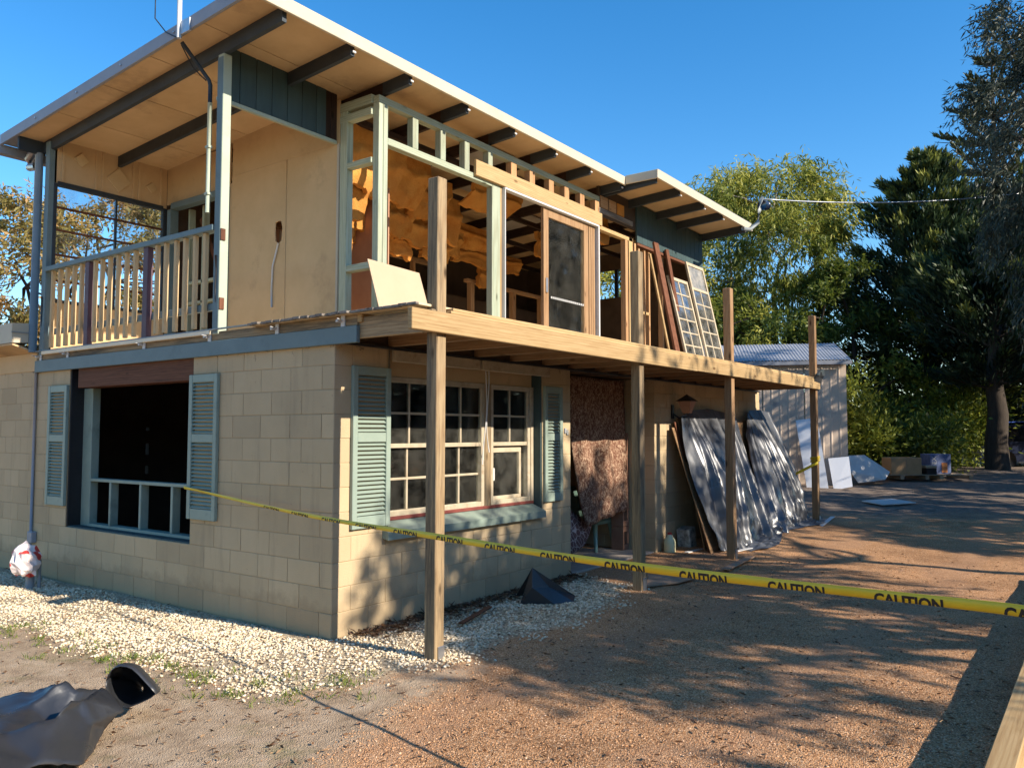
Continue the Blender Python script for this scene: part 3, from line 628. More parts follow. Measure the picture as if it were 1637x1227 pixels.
# house number tiles
for i, (ch, x, z, c) in enumerate([('2', 3.478, 1.672, 'greymetal'), ('8', 3.522, 1.652, 'pipegrey')]):
    t = MB(); t.box(x - 0.019, x + 0.019, -0.012, -0.002, z - 0.03, z + 0.03, 0.002); tile = t.build('number_tile', c, house)
    fc = bpy.data.curves.new('num', 'FONT'); fc.body = ch; fc.size = 0.06; fc.align_x = 'CENTER'; fo = bpy.data.objects.new('num', fc); COL.objects.link(fo)
    me = bpy.data.meshes.new_from_object(fo.evaluated_get(bpy.context.evaluated_depsgraph_get())); bpy.data.objects.remove(fo)
    me.materials.clear(); o = link('numeral', me, 'white', tile, (x, -0.0135, z - 0.021)); o.rotation_euler = (R(90), 0, 0)

# ------------------------------------------------------------------ house: roof
def zc(y): return 5.425 - 0.0605 * (y - 0.6)
def slab(mb, x0, x1, y0, y1, a, b):
    """sloping slab between ceiling height + a and + b"""
    return mb.prism([(x0, y0, zc(y0) + a), (x1, y0, zc(y0) + a), (x1, y1, zc(y1) + a), (x0, y1, zc(y1) + a)], (0, 0, b - a))
roof = MB(); slab(roof, -0.33, 6.24, 0.66, 5.62, 0.012, 0.045); slab(roof, 6.24, 10.13, 0.12, 5.62, 0.013, 0.046)
roof = roof.build('roof', 'greymetal', house)
def rsub(name, mat, fn):
    m = MB(); fn(m); return m.build(name, mat, roof)
ys = [0.69, 1.474, 2.376, 3.271, 4.254, 5.2]
for a, b_ in zip(ys[:-1], ys[1:]):
    for x0, x1 in ((-0.305, 1.6), (1.6, 3.47), (3.47, 6.2)):
        rsub('ceiling_sheet', 'tan2', lambda m: slab(m, x0 + .003, x1 - .003, a + 0.005, b_ - 0.005, 0.0, 0.01))
MB_ = [6.25, 7.55, 8.85, 10.1]
for x0, x1 in zip(MB_[:-1], MB_[1:]):
    for a, b_ in ((0.17, 1.05), (1.05, 2.4), (2.4, 5.2)):
        rsub('ceiling_sheet', 'tan2', lambda m: slab(m, x0 + .003, x1 - .003, a + .005, b_ - .005, 0.0, 0.01))
rsub('fascia', 'cream', lambda m: m.box(-0.33, 6.236, 0.65, 0.68, 5.35, 5.478))
rsub('fascia', 'cream', lambda m: m.box(6.206, 6.236, 0.145, 0.648, 5.36, 5.49))
rsub('fascia', 'cream', lambda m: m.box(6.206, 10.14, 0.115, 0.144, 5.362, 5.492))
rsub('barge_board', 'greymetal', lambda m: slab(m, -0.34, -0.31, 0.69, 5.62, -0.005, 0.115))
rsub('barge_board', 'cream', lambda m: slab(m, 10.115, 10.142, 0.15, 5.62, -0.06, 0.08))
rsub('gutter', 'greymetal', lambda m: m.box(-0.34, 10.1, 5.62, 5.74, 5.02, 5.13))
RAFT = [0.0, 0.81, 1.62, 2.56, 3.47, 4.39, 5.29, 6.2]
for i, x in enumerate(RAFT):
    rsub('rafter', 'rafterpaint', lambda m: slab(m, x - 0.024, x + 0.024, 0.715, 5.2 if i < 2 else 1.1, -0.135, -0.002))
for x in (6.3, 7.1, 8.03, 8.84, 9.95): rsub('rafter', 'rafterpaint', lambda m: slab(m, x - 0.024, x + 0.024, 0.18, 1.1, -0.135, -0.002))
for x in RAFT[2:] + [7.1, 8.03, 8.84]: rsub('rafter', W('dark', 'Y'), lambda m: slab(m, x - 0.024, x + 0.024, 1.1, 5.0, -0.15, -0.002))
for x in RAFT[1:] + [7.1, 8.03, 8.84, 9.9]: rsub('rafter_tip', 'white', lambda m: m.box(x - 0.02, x + 0.02, 0.685 if x < 6.25 else 0.15, 0.7 if x < 6.25 else 0.165, 5.305, 5.325, 0.002))
rsub('eave_beam', 'rafterpaint', lambda m: m.box(-0.3, 0.0, 5.2, 5.24, zc(5.2) - 0.16, zc(5.2) - 0.002))
for i, y in enumerate((1.0, 1.9, 2.85, 3.75, 4.7)): rsub('roof_screw', 'steel', lambda m: m.box(-0.352, -0.339, y - 0.01, y + 0.01, zc(y) + 0.045, zc(y) + 0.065, 0.003))

# ------------------------------------------------------------------ house: upper floor, porch side
# tan wall facing -X, with door opening, two sheets and a punched hole
XW = 1.465
pw = MB(); pw.box(XW, XW + 0.02, 3.56, 3.60, 2.6, 4.72); pw.box(XW, XW + 0.02, 3.60, 5.0, 4.68, 5.2); pw.box(XW, XW + 0.02, 1.62, 3.56, 4.8, 5.3)
porch_wall = pw.build('porch_wall', 'tan', house)
def holed_sheet(y0, y1, z0, z1, hole):
    """sheet in the plane x = XW with a ragged hole, built as a fan of quads round the hole"""
    n = len(hole); cy = sum(h[0] for h in hole) / n; cz = sum(h[1] for h in hole) / n; out = []
    for (hy, hz) in hole:
        dy, dz = hy - cy, hz - cz
        ty = ((y1 - cy) / dy if dy > 0 else (y0 - cy) / dy) if abs(dy) > 1e-6 else 1e9
        tz = ((z1 - cz) / dz if dz > 0 else (z0 - cz) / dz) if abs(dz) > 1e-6 else 1e9
        t = min(ty, tz); out.append((cy + dy * t, cz + dz * t, 'y' if ty < tz else 'z'))
    m = MB()
    for i in range(n):
        j = (i + 1) % n; a, b_ = out[i], out[j]; poly = [hole[i], a[:2]]
        if a[2] != b_[2]: poly.append((a[0] if a[2] == 'y' else b_[0], a[1] if a[2] == 'z' else b_[1]))
        poly += [b_[:2], hole[j]]
        m.prism([(XW, q[0], q[1]) for q in poly], (0.012, 0, 0))
    return m
hs_ = holed_sheet(2.518, 3.56, 2.6, 4.8, [(2.705, 4.09), (2.66, 4.105), (2.6, 4.1), (2.575, 4.02), (2.59, 3.87), (2.64, 3.835), (2.7, 3.875), (2.712, 3.98)])
hs_.build('wall_sheet', 'tan', porch_wall)
MB().box(XW + 0.001, XW + 0.013, 1.64, 2.512, 2.6, 4.8, 0.002).build('wall_sheet', 'tan', porch_wall)
MB().box(XW - 0.008, XW + 0.01, 2.509, 2.521, 2.6, 4.8, 0.001).build('cover_strip', 'tan', porch_wall)
MB().box(XW - 0.012, XW + 0.02, 1.62, 1.65, 2.6, 4.8, 0.002).build('edge_trim', 'cream', porch_wall)
MB().tube([(XW - 0.012, 2.63, 3.84), (XW - 0.02, 2.66, 3.72), (XW - 0.015, 2.72, 3.58), (XW - 0.015, 2.735, 3.3), (XW - 0.012, 2.73, 3.1)], 0.011, 6).build('dangling_cable', 'white', house)
df = MB(); df.box(XW - 0.03, XW + 0.09, 3.6, 3.68, 2.6, 4.68); df.box(XW - 0.03, XW + 0.09, 4.86, 4.94, 2.6, 4.6); df.box(XW - 0.031, XW + 0.09, 3.68, 4.86, 4.6, 4.68)
door_frame = df.build('door_frame', 'bluegreen', house)
# what shows through the door: pink lining, studs, brace
MB().box(2.6, 2.62, 2.0, 5.0, 2.6, 5.1, 0).build('room_lining', 'innerpink', house)
for y in (4.72, 4.4, 4.05): MB().box(1.62, 1.71, y - 0.02, y + 0.02, 2.6, 4.62).build('room_stud', W('green', 'Z'), house)
for z in (3.35, 3.62): MB().box(1.62, 1.7, 3.7, 4.7, z - 0.02, z + 0.02).build('room_nogging', W('green', 'Y'), house)
b = MB(); b.bar((1.74, 4.62, 4.5), (1.74, 4.1, 3.6), 0.03, 0.07); b.build('room_brace', W('rust', 'Z'), house)
MB().box(1.8, 2.3, 3.7, 4.3, 2.6, 3.1).build('stored_crate', W('rust', 'Y'), house)
# bulkhead of dark green boards across the porch
bh = MB(); bh.box(-0.02, 1.46, 1.652, 1.69, 4.8, 4.84); bulk = bh.build('bulkhead', 'creamgreen', house)
x = 0.03
while x < 1.3:
    MB().box(x, min(x + 0.183, 1.3), 1.655, 1.68, 4.84, 5.36, 0.004).build('board', 'darkgreen', bulk); x += 0.19
for x0 in (1.3, 1.385): MB().box(x0, x0 + 0.078, 1.665, 1.685, 4.84, 5.36, 0.003).build('board', W('dark', 'Z'), bulk)
# porch posts
p = MB(); p.box(-0.03, 0.06, 1.56, 1.65, 2.56, 5.23); post = p.build('porch_post', 'creamgreen', house)
MB().box(-0.034, -0.031, 1.565, 1.65, 2.57, 5.2, 0.001).build('post_face', 'bluegreen', post)
MB().tube([(-0.05, 1.74, 3.72), (-0.05, 1.74, 4.78)], 0.022, 8).build('conduit', 'creamgreen', house)
MB().tube([(-0.05, 1.74, 4.78), (-0.05, 1.74, 4.95), (-0.06, 1.75, 5.0), (-0.3, 1.83, 5.3)], 0.02, 8).build('conduit', 'rafterpaint', house)
for z in (4.35, 3.9): MB().box(-0.075, -0.03, 1.71, 1.77, z - 0.012, z + 0.012, 0.003).build('conduit_clip', 'creamgreen', house)
for z in (3.5, 2.85): MB().box(-0.03, 0.02, 1.548, 1.559, z - 0.06, z + 0.05, 0.002).build('bolt_scar', W('rust', 'Z'), post)
b = MB(); b.tube([(-0.037, 1.61, 3.3), (-0.038, 1.6, 3.15), (-0.037, 1.612, 3.0), (-0.037, 1.606, 2.86)], [0.012, 0.007, 0.009, 0.003], 6); b.build('paint_scar', 'black', post)
p = MB(); p.box(-0.04, 0.05, 5.0, 5.1, 2.56, 5.12); post2 = p.build('porch_post', 'bluegreen', house)
b = MB(); b.tube([(-0.045, 5.06, 3.25), (-0.046, 5.05, 3.1), (-0.045, 5.06, 2.9)], [0.012, 0.007, 0.003], 6); b.build('paint_scar', 'black', post2)
MB().tube([(-0.06, 5.22, 2.6), (-0.06, 5.22, 5.0), (-0.04, 5.4, 5.06), (0.0, 5.6, 5.05)], 0.045, 10).build('downpipe', 'pipegrey', house)
MB().tube([(-0.06, 5.36, 5.06), (-0.06, 5.5, 4.98), (-0.06, 5.46, 4.88), (-0.06, 5.28, 4.86)], 0.05, 10).build('downpipe_elbow', 'steel', house)
# balustrade
br = MB(); br.box(-0.05, 0.05, 1.66, 5.0, 3.545, 3.6); bal = br.build('balustrade', 'bluegreen', house)
bm_ = MB().box(-0.02, 0.02, -0.02, 0.02, 2.64, 3.545, 0.003).mesh('baluster'); bm_.materials.append(M['cream2'] if 'cream2' in M else M['tan'])
for y in (4.908, 4.735, 4.565, 4.393, 4.225, 3.923, 3.773, 3.61, 3.439, 3.269, 3.098, 2.682, 2.524, 2.342, 2.185, 2.017, 1.852):
    o = link('baluster', bm_, None, bal, (0.0, y - 0.02, 0)); o.rotation_euler = (0, 0, R(rnd.uniform(-4, 4)))
for y in (4.04, 2.84): MB().box(-0.03, 0.03, y - 0.045, y + 0.045, 2.6, 3.545).build('newel', 'purple', bal)
MB().box(0.025, 0.06, 1.66, 5.0, 2.8, 2.87).build('lower_rail', 'bluegreen', bal)
# far end wall of the porch: tan lining with diamonds, louvre window
end_wall = MB().box(0.02, XW, 5.0, 5.05, 4.63, 5.2).build('porch_end_wall', 'tan2', house); MB().box(0.02, XW, 5.0, 5.05, 2.6, 3.2).build('porch_end_wall', 'tan2', house)
for xx in (0.1, 0.5, 0.58, 0.98, 1.06, 1.36): MB().box(xx, xx + 0.03, 4.985, 5.0, 4.66, 5.15, 0.002).build('batten', 'tan2', end_wall)
for (xx, zz, s) in ((0.33, 4.98, 0.09), (0.8, 4.85, 0.16), (1.24, 4.86, 0.075)):
    b = MB(); b.obox((xx, 4.988, zz), (s * 1.4, 0.018, s * 1.4), Matrix.Rotation(R(45), 4, 'Y'), 0.003); b.build('diamond', 'tan', end_wall)
lw = MB(); lw.box(0.02, 0.06, 4.99, 5.05, 3.2, 4.63); lw.box(1.41, 1.46, 4.99, 5.05, 3.2, 4.63); lw.box(0.06, 1.41, 4.985, 5.05, 4.6, 4.655); lw.box(0.06, 1.41, 4.985, 5.05, 3.19, 3.23); lw.box(0.775, 0.8, 5.0, 5.04, 3.23, 4.6)
louvre = lw.build('louvre_window', 'rafterpaint', house)
zs = [3.23, 3.46, 3.77, 4.07, 4.345, 4.6]
for i in range(5):
    for (a, b_) in ((0.06, 0.775), (0.8, 1.41)):
        if i == 3 and a < 0.5 or (i == 1 and a > 0.5) or i == 0: pass
        else: MB().box(a, b_, 5.015, 5.019, zs[i] + 0.01, zs[i + 1] - 0.01, 0).build('pane', 'glassclear', louvre)
        if i: MB().box(a, b_, 5.0, 5.035, zs[i] - 0.011, zs[i] + 0.011, 0.002).build('glazing_bar', W('rust', 'X'), louvre)
# lower eave at the far left
e = MB(); e.prism([(-0.28, 5.25, 2.7), (0.0, 5.25, 2.72), (0.0, 5.25, 2.95), (-0.28, 5.25, 2.93)], (0, 4.2, 0)); eave = e.build('lower_eave', 'cream', house)
MB().box(-0.29, 0.0, 5.238, 5.249, 2.82, 2.832, 0.001).build('shadow_gap', 'pipegrey', eave)
MB().prism([(-0.27, 5.26, 2.695), (0.0, 5.26, 2.62), (0.0, 9.4, 2.62), (-0.27, 9.4, 2.695)], (0, 0, -0.02)).build('soffit', 'tan2', eave)
MB().box(0.006, 0.18, 5.2, 9.2, 2.4, 2.7, 0.003).build('eave_wall', 'tan', house)
MB().box(-0.01, 0.006, 5.2, 9.2, 2.38, 2.6, 0.003).build('eave_board', 'tan', house)
# antenna mast and its cable on the barge board
MB().tube([(-0.36, 1.78, 5.3), (-0.36, 1.79, 6.6)], 0.022, 8).build('antenna_mast', 'white', house)
MB().box(-0.36, -0.335, 1.62, 1.77, 5.33, 5.46, 0.003).build('mast_bracket', 'steel', house)
pts = [(-0.36, 1.82, 5.32), (-0.36, 2.0, 5.42), (-0.36, 2.2, 5.62), (-0.36, 2.2, 5.82), (-0.36, 2.12, 6.05)]; MB().tube(pts, 0.006, 5).build('aerial_lead', 'black', house)
MB().tube([(-0.3, 1.84, 5.28), (-0.18, 1.83, 5.1), (-0.1, 1.8, 5.03), (-0.07, 1.78, 5.0)], 0.006, 5).build('aerial_lead', 'black', house)

# ------------------------------------------------------------------ house: upper floor, open front frame (plane Y = 1.04)
YF = 1.04
wf = MB(); wf.box(1.49, 6.12, YF, YF + 0.09, 5.14, 5.22); wframe = wf.build('wall_frame', W('green', 'X'), house)
def stud(x0, x1, z0, z1, mat, name='stud', y0=YF, y1=YF + 0.09): return MB().box(x0, x1, y0, y1, z0, z1).build(name, mat, wframe)
stud(1.49, 1.555, 2.6, 5.14, W('green', 'Z')); stud(1.56, 1.625, 2.6, 5.14, W('green', 'Z'))
stud(1.625, 3.45, 4.715, 4.79, W('green', 'X'), 'lower_plate')
for x0 in (1.99, 2.457, 2.893, 3.352): stud(x0 + 0.02, x0 + 0.11, 4.79, 5.14, W('green', 'Z'), 'cripple_stud')
stud(3.45, 3.62, 2.6, 4.79, W('green', 'Z')); stud(3.62, 3.65, 2.6, 4.75, W('new', 'Z'))
for x0 in (3.834, 4.253, 4.717, 5.115, 5.538, 5.968): stud(x0 + 0.02, x0 + 0.14, 4.8, 5.14, W('pink', 'Z'), 'cripple_stud')
MB().box(3.077, 6.12, YF - 0.045, YF - 0.001, 4.757, 4.95).build('header', W('new', 'X'), wframe)
stud(6.12, 7.19, 4.72, 4.78, W('new', 'X'), 'lower_plate'); stud(6.12, 7.19, 4.98, 5.06, W('grey', 'X'), 'upper_plate')
stud(6.93, 7.01, 2.6, 4.72, W('pink', 'Z')); stud(7.05, 7.18, 2.6, 4.78, W('new', 'Z')); stud(7.24, 7.29, 2.6, 4.72, W('pink', 'Z'))
stud(6.0, 6.03, 2.6, 4.75, 'white', 'trim', YF - 0.05, YF + 0.09)
stud(3.655, 3.672, 2.6, 4.745, 'white', 'trim', YF - 0.05, YF + 0.02)
MB().box(3.66, 6.0, YF - 0.055, YF + 0.02, 4.722, 4.75).build('door_track', 'white', wframe)
# return frame on the porch side
sf = MB(); sf.box(XW, XW + 0.09, YF + 0.09, 1.62, 5.14, 5.24); sframe = sf.build('return_frame', W('green', 'Y'), house)
MB().box(XW, XW + 0.09, 1.5, 1.61, 2.6, 5.14).build('stud', W('green', 'Z'), sframe)
MB().box(XW - 0.002, XW + 0.09, YF + 0.09, 1.62, 5.02, 5.1).build('plate', W('green', 'Y'), sframe)
MB().box(XW, XW + 0.09, YF + 0.09, 1.5, 4.5, 4.56).build('nogging', W('green', 'Y'), sframe)
MB().box(XW, XW + 0.09, YF + 0.09, 1.5, 3.37, 3.44).build('nogging', W('green', 'Y'), sframe)
# sliding door left ajar
sd = MB(); sd.box(4.6, 4.72, YF + 0.0, YF + 0.05, 2.62, 4.72); sd.box(5.66, 5.78, YF, YF + 0.05, 2.62, 4.72); sd.box(4.72, 5.66, YF, YF + 0.05, 4.6, 4.72); sd.box(4.72, 5.66, YF, YF + 0.05, 2.62, 2.8)
slider = sd.build('sliding_door', W('brown', 'Z'), house)
MB().box(4.72, 5.66, YF + 0.02, YF + 0.028, 2.8, 4.6, 0).build('pane', 'glassdirty', slider)
for i in range(17): MB().box(4.8 + i * 0.052, 4.823 + i * 0.052, YF + 0.012, YF + 0.0185, 3.49, 3.52, 0).build('sticker_dash', 'white', slider)
MB().box(4.64, 4.68, YF - 0.02, YF, 3.55, 3.75, 0.004).build('door_handle', 'steel', slider)
for x0 in (5.8, 5.86, 5.92): MB().box(x0, x0 + 0.05, YF, YF + 0.09, 2.6, 4.72).build('door_jamb', W('brown', 'Z'), house)
# dark green boarded bulkhead over the far window bay
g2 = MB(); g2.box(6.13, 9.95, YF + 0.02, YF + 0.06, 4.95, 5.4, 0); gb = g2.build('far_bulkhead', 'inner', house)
x = 7.3
while x < 9.93:
    MB().box(x, min(x + 0.183, 9.95), YF - 0.02, YF + 0.015, 4.74, 5.38, 0.004).build('board', 'darkgreen', gb); x += 0.19
for x0 in (6.16, 6.42, 6.68): MB().box(x0, x0 + 0.22, YF + 0.0, YF + 0.019, 5.07, 5.25, 0.004).build('lining_piece', 'insul' if x0 > 6.6 else W('pink', 'X'), gb)
MB().box(7.3, 9.95, YF - 0.025, YF + 0.06, 4.69, 4.735).build('window_head', W('rust', 'X'), house)
MB().box(9.86, 9.95, YF, YF + 0.09, 2.6, 4.69).build('corner_stud', 'darkgreen', house)
for x0 in (7.42, 7.62, 7.78, 8.3): MB().box(x0, x0 + 0.045, YF + 0.02, YF + 0.11, 2.6, 4.69).build('stud', W('pink', 'Z'), house)
MB().box(7.3, 7.8, YF + 0.02, YF + 0.1, 3.6, 3.65).build('nogging', W('new', 'X'), house)
# upper interior: back wall with a window, end wall with a window, studs, lining
iw = MB()
for (x0, x1, z0, z1) in [(XW, 4.5, 2.6, 3.85), (XW, 3.1, 3.85, 5.2), (3.1, 3.55, 3.85, 4.45), (3.1, 3.55, 4.75, 5.2), (3.55, 4.5, 3.85, 5.2), (4.5, 5.35, 2.6, 3.75), (4.5, 5.35, 4.35, 5.2), (5.35, 9.95, 2.6, 5.2)]:
    iw.box(x0, x1, 5.0, 5.1, z0, z1, 0)
for (y0, y1, z0, z1) in [(1.13, 5.0, 2.6, 4.36), (1.13, 5.0, 4.93, 5.25), (1.13, 2.5, 4.36, 4.93), (3.35, 5.0, 4.36, 4.93)]:
    iw.box(9.87, 9.95, y0, y1, z0, z1, 0)
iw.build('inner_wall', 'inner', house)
wb = MB(); wb.box(9.87, 9.93, 2.8, 2.87, 4.36, 4.93); wb.build('window_bar', 'black', house)
wb = MB(); wb.box(4.5, 5.35, 5.01, 5.06, 3.75, 3.8); wb.box(4.88, 4.93, 5.01, 5.06, 3.8, 4.35); wb.build('window_bar', 'bluegreen', house)
for i, x0 in enumerate((2.2, 2.8, 3.4, 4.0, 4.6, 5.2, 5.8)):
    MB().box(x0, x0 + 0.045, 4.0, 4.09, 2.6, 4.45).build('inner_stud', W('pink' if i % 2 else 'brown', 'Z'), house)
for i, x0 in enumerate((6.19, 6.75, 7.4, 8.3, 9.2)):
    MB().box(x0, x0 + 0.1, 3.6, 3.69, 2.6, 4.2).build('inner_stud', W('pink', 'Z'), house)
MB().box(6.1, 9.3, 3.6, 3.69, 4.2, 4.26).build('inner_plate', W('pink', 'X'), house)
MB().box(6.1, 9.3, 3.61, 3.68, 3.1, 3.15).build('inner_nogging', W('pink', 'X'), house)
MB().box(2.0, 6.0, 4.0, 4.09, 4.45, 4.52).build('inner_plate', W('brown', 'X'), house)
MB().box(2.0, 9.8, 4.3, 4.32, 2.6, 4.1, 0).build('inner_lining', 'inner', house)
for (x0, x1, y0, y1) in [(2.0, 2.5, 2.4, 3.2), (2.65, 3.4, 3.0, 3.9), (3.55, 4.3, 2.9, 3.6), (4.45, 5.2, 1.7, 2.6), (5.35, 6.1, 1.9, 2.9), (3.55, 4.3, 1.3, 2.1), (6.3, 7.0, 2.6, 3.4)]:
    o = MB(); slab(o, x0, x1, y0, y1, -0.03, -0.02); o.build('grey_ceiling_sheet', 'ceilgrey', house)
for y in (1.7, 2.6, 3.5, 4.4): MB().box(1.6, 9.9, y - 0.03, y + 0.03, zc(y) - 0.22, zc(y) - 0.15).build('ceiling_batten', W('dark', 'X'), house)
# glasswool batts sagging from the ceiling and walls
def batt(x0, x1, zt, zb, y, lean, seed, th=0.07):
    """a hanging batt: lumpy slab from (x0..x1) at the ceiling down to zb, leaning in y"""
    nx, nz = 24, 16; F = []; B = []
    for r in range(nz + 1):
        t = r / nz; rf, rb = [], []
        for c in range(nx + 1):
            s = c / nx; rag = 0.07 * fbm(s * 2.5, seed, 1.0, seed) + 0.02 * fbm(s * 16, seed, 1.0, seed + 5)
            rx_ = (0.02 * fbm(t * 3, seed, 1.0, seed + 9) + 0.008 * fbm(t * 15, seed, 1.0, seed + 2)) * (1 if s > .5 else -1); xx = x0 + (x1 - x0) * s + rx_
            zz = zt + (zb - zt) * t + rag * t; bend = 0.06 * fbm(s * 1.2, t * 1.2, 1.0, seed); fold = 0.05 * max(0, 1 - abs(t - .45 - .2 * fbm(s, seed, 1, 4)) * 9)
            yy = y + lean * t * t + bend - fold + 0.006 * fbm(xx * 30, zz * 30, 1.0, seed + 3)
            rf.append((xx, yy - th * 0.5, zz)); rb.append((xx, yy + th * 0.5, zz))
        F.append(rf); B.append(rb)
    m = MB(); m.grid(F, True); m.grid([q[::-1] for q in B], True)
    m.grid([F[-1], B[-1]], False); m.grid([B[0], F[0]], False); m.grid([[q[0] for q in B], [q[0] for q in F]], False); m.grid([[q[-1] for q in F], [q[-1] for q in B]], False)
    return m.build('insulation_batt', 'insul', house)
for k, a in enumerate([(1.62, 2.2, 5.2, 4.5, 1.75, 0.15), (1.62, 2.25, 4.8, 4.2, 2.0, 0.1), (1.6, 2.3, 4.45, 3.75, 2.3, 0.05), (2.05, 2.75, 5.2, 4.55, 1.9, 0.25), (2.15, 2.95, 4.85, 4.2, 2.35, 0.1), (2.4, 3.15, 4.5, 4.05, 2.6, 0.0), (2.7, 3.45, 5.2, 4.6, 2.1, 0.25), (2.9, 3.6, 4.85, 4.3, 2.5, 0.1), (3.4, 4.15, 5.15, 4.6, 2.3, 0.2), (3.5, 4.2, 4.8, 4.3, 2.7, 0.05), (3.3, 3.9, 4.5, 4.1, 2.9, 0.0), (4.1, 4.7, 5.1, 4.45, 2.6, 0.1), (4.2, 4.8, 4.65, 4.2, 2.9, 0.05), (4.7, 5.2, 4.75, 4.35, 3.0, 0.05), (5.2, 6.6, 5.0, 4.62, 3.2, 0.1), (5.4, 7.2, 4.72, 4.42, 3.3, 0.05), (6.2, 6.9, 4.5, 4.15, 3.45, 0.0), (2.6, 3.6, 3.6, 2.9, 3.9, 0.0), (7.0, 7.9, 5.1, 4.7, 2.4, 0.1), (6.3, 7.2, 5.2, 4.75, 1.5, 0.05), (6.25, 7.1, 4.9, 4.5, 2.3, 0.05), (4.3, 5.4, 5.2, 4.9, 2.0, 0.3)]):
    batt(*a, seed=k + 1)
MB().box(2.0, 3.2, 3.3, 3.32, 3.2, 4.2, 0).build('inner_sheet', 'ceilgrey', house)

# ------------------------------------------------------------------ conduit, service mast
MB().tube([(-0.02, 5.2, 2.36), (-0.02, 5.19, 0.48)], 0.017, 8).build('wall_conduit', 'greymetal', house)
MB().box(-0.06, 0.0, 5.08, 5.2, 0.37, 0.5, 0.008).build('junction_box', 'greymetal', house)
MB().tube([(-0.03, 5.17, 0.37), (-0.05, 5.1, 0.2), (-0.08, 5.0, 0.0)], 0.015, 8).build('wall_conduit', 'greymetal', house)
sm = thing('service_mast', (9.71, 0.1, 5.3), 'bent grey cable arm with black insulator at the roof corner', 'service mast')
MB().tube([(9.6, 0.1, 5.3), (9.85, 0.06, 5.33), (10.1, 0.0, 5.5), (10.2, 0, 5.75), (10.28, 0, 5.95), (10.36, 0.0, 6.02)], 0.035, 8).build('arm', 'pipegrey', sm)
MB().tube([(10.33, 0.0, 5.88), (10.5, -0.04, 5.9)], [0.1, 0.09], 10).build('insulator', 'carpaint', sm)
pts = []
A_, B_ = Vector((10.45, 0.0, 6.02)), Vector((14.6, -4.3, 6.45))
for t in np.linspace(0, 1, 20): q = A_.lerp(B_, t); pts.append((q.x, q.y, q.z - 0.15 * 4 * t * (1 - t)))
tag(MB().tube(pts, 0.012, 6).build('overhead_cable', 'steel'), 'thin grey overhead cable running from the roof corner to the trees', 'cable')

# ------------------------------------------------------------------ new timber deck
deck = thing('timber_deck', (0, -1.1, 0), 'unfinished timber deck on tall posts along the sunny front of the house', 'deck')
MB().box(-0.262, 4.72, -1.1, -1.055, 2.385, 2.54).build('edge_beam', W('new', 'X'), deck)
MB().box(4.725, 9.9, -1.1, -1.055, 2.39, 2.55).build('edge_beam', W('new', 'X'), deck)
for i, (z0, x0, y0) in enumerate(((2.5395, 0.17, -1.096), (2.5632, 0.2, -1.091))): MB().box(x0, 9.86, y0, y0 + 0.1, z0, z0 + 0.0234, 0.003).build('edge_board', W('new', 'X'), deck)
for i in range(17):
    x = 0.0 + i * 0.6
    MB().box(x, x + 0.045, -1.054, -0.003 if x < 3.5 or x > 5.7 else 0.6, 2.395, 2.562).build('joist', W('old' if i == 0 else 'brown', 'Y'), deck)
bd = 0
y = -1.0
while y < 1.0:
    j = rnd.uniform(-0.025, 0.02)
    xs_ = -0.1 + j if y < 0.95 else 1.5; bo = MB().box(xs_, 9.85 + rnd.uniform(-.03, .03), y, y + 0.086, 2.5865, 2.606, 0.003).build('decking_board', 'deckpale', deck)
    MB().box(xs_ - 0.004, xs_ + 0.03, y - 0.0005, y + 0.0865, 2.586, 2.6066, 0.002).build('dark_end', W('grey', 'X'), bo); y += 0.0925  # thin dark grey cap over the end of each pale board
MB().box(-0.02, 0.15, -0.33, -0.28, 2.52, 2.586).build('packer', W('new', 'X'), deck)
for i, (x, top, zb, k) in enumerate([(0.048, 3.575, -0.06, 'old'), (3.30, 3.6, -0.03, 'old'), (5.93, 3.58, -0.03, 'brown'), (9.79, 3.66, 0.1, 'brown')]):
    lean = 0.012 if i == 0 else 0.0
    m = MB(); m.bar((x + 0.0525, -1.0025, zb), (x + 0.0525 + lean, -1.0025, top), 0.105, 0.105, 0.006, up=(0, 1, 0))
    pst = m.build('post', W(k, 'Z'), deck)
    MB().box(x + 0.03, x + 0.1, -1.066, -1.056, zb + 0.02, zb + 0.15, 0.002).build('post_stirrup', 'steel', pst)
for x in (0.65, 1.9): MB().box(x, x + 1.2, -0.05, -0.004, 2.27, 2.37).build('ledger', 'oldwhite', deck)
MB().box(0.0, 9.9, -0.055, -0.008, 2.372, 2.394).build('flashing', 'black', deck)
# black flap of film over the far end of the deck
m = MB(); pts = [[(9.55 + 0.1 * j, -1.12 + 0.02 * i * (i - 3) - 0.02 * (i == 4), [2.58, 2.62 + 0.09 * (j == 2), 2.63 + 0.03 * j, 2.57, 2.42 - 0.015 * j][i]) for j in range(5)] for i in range(5)]
m.grid(pts, False); tag(solid(m.build('plastic_flap', 'blackplastic'), 0.004), 'black plastic flap folded over the far end of the deck', 'plastic sheet')

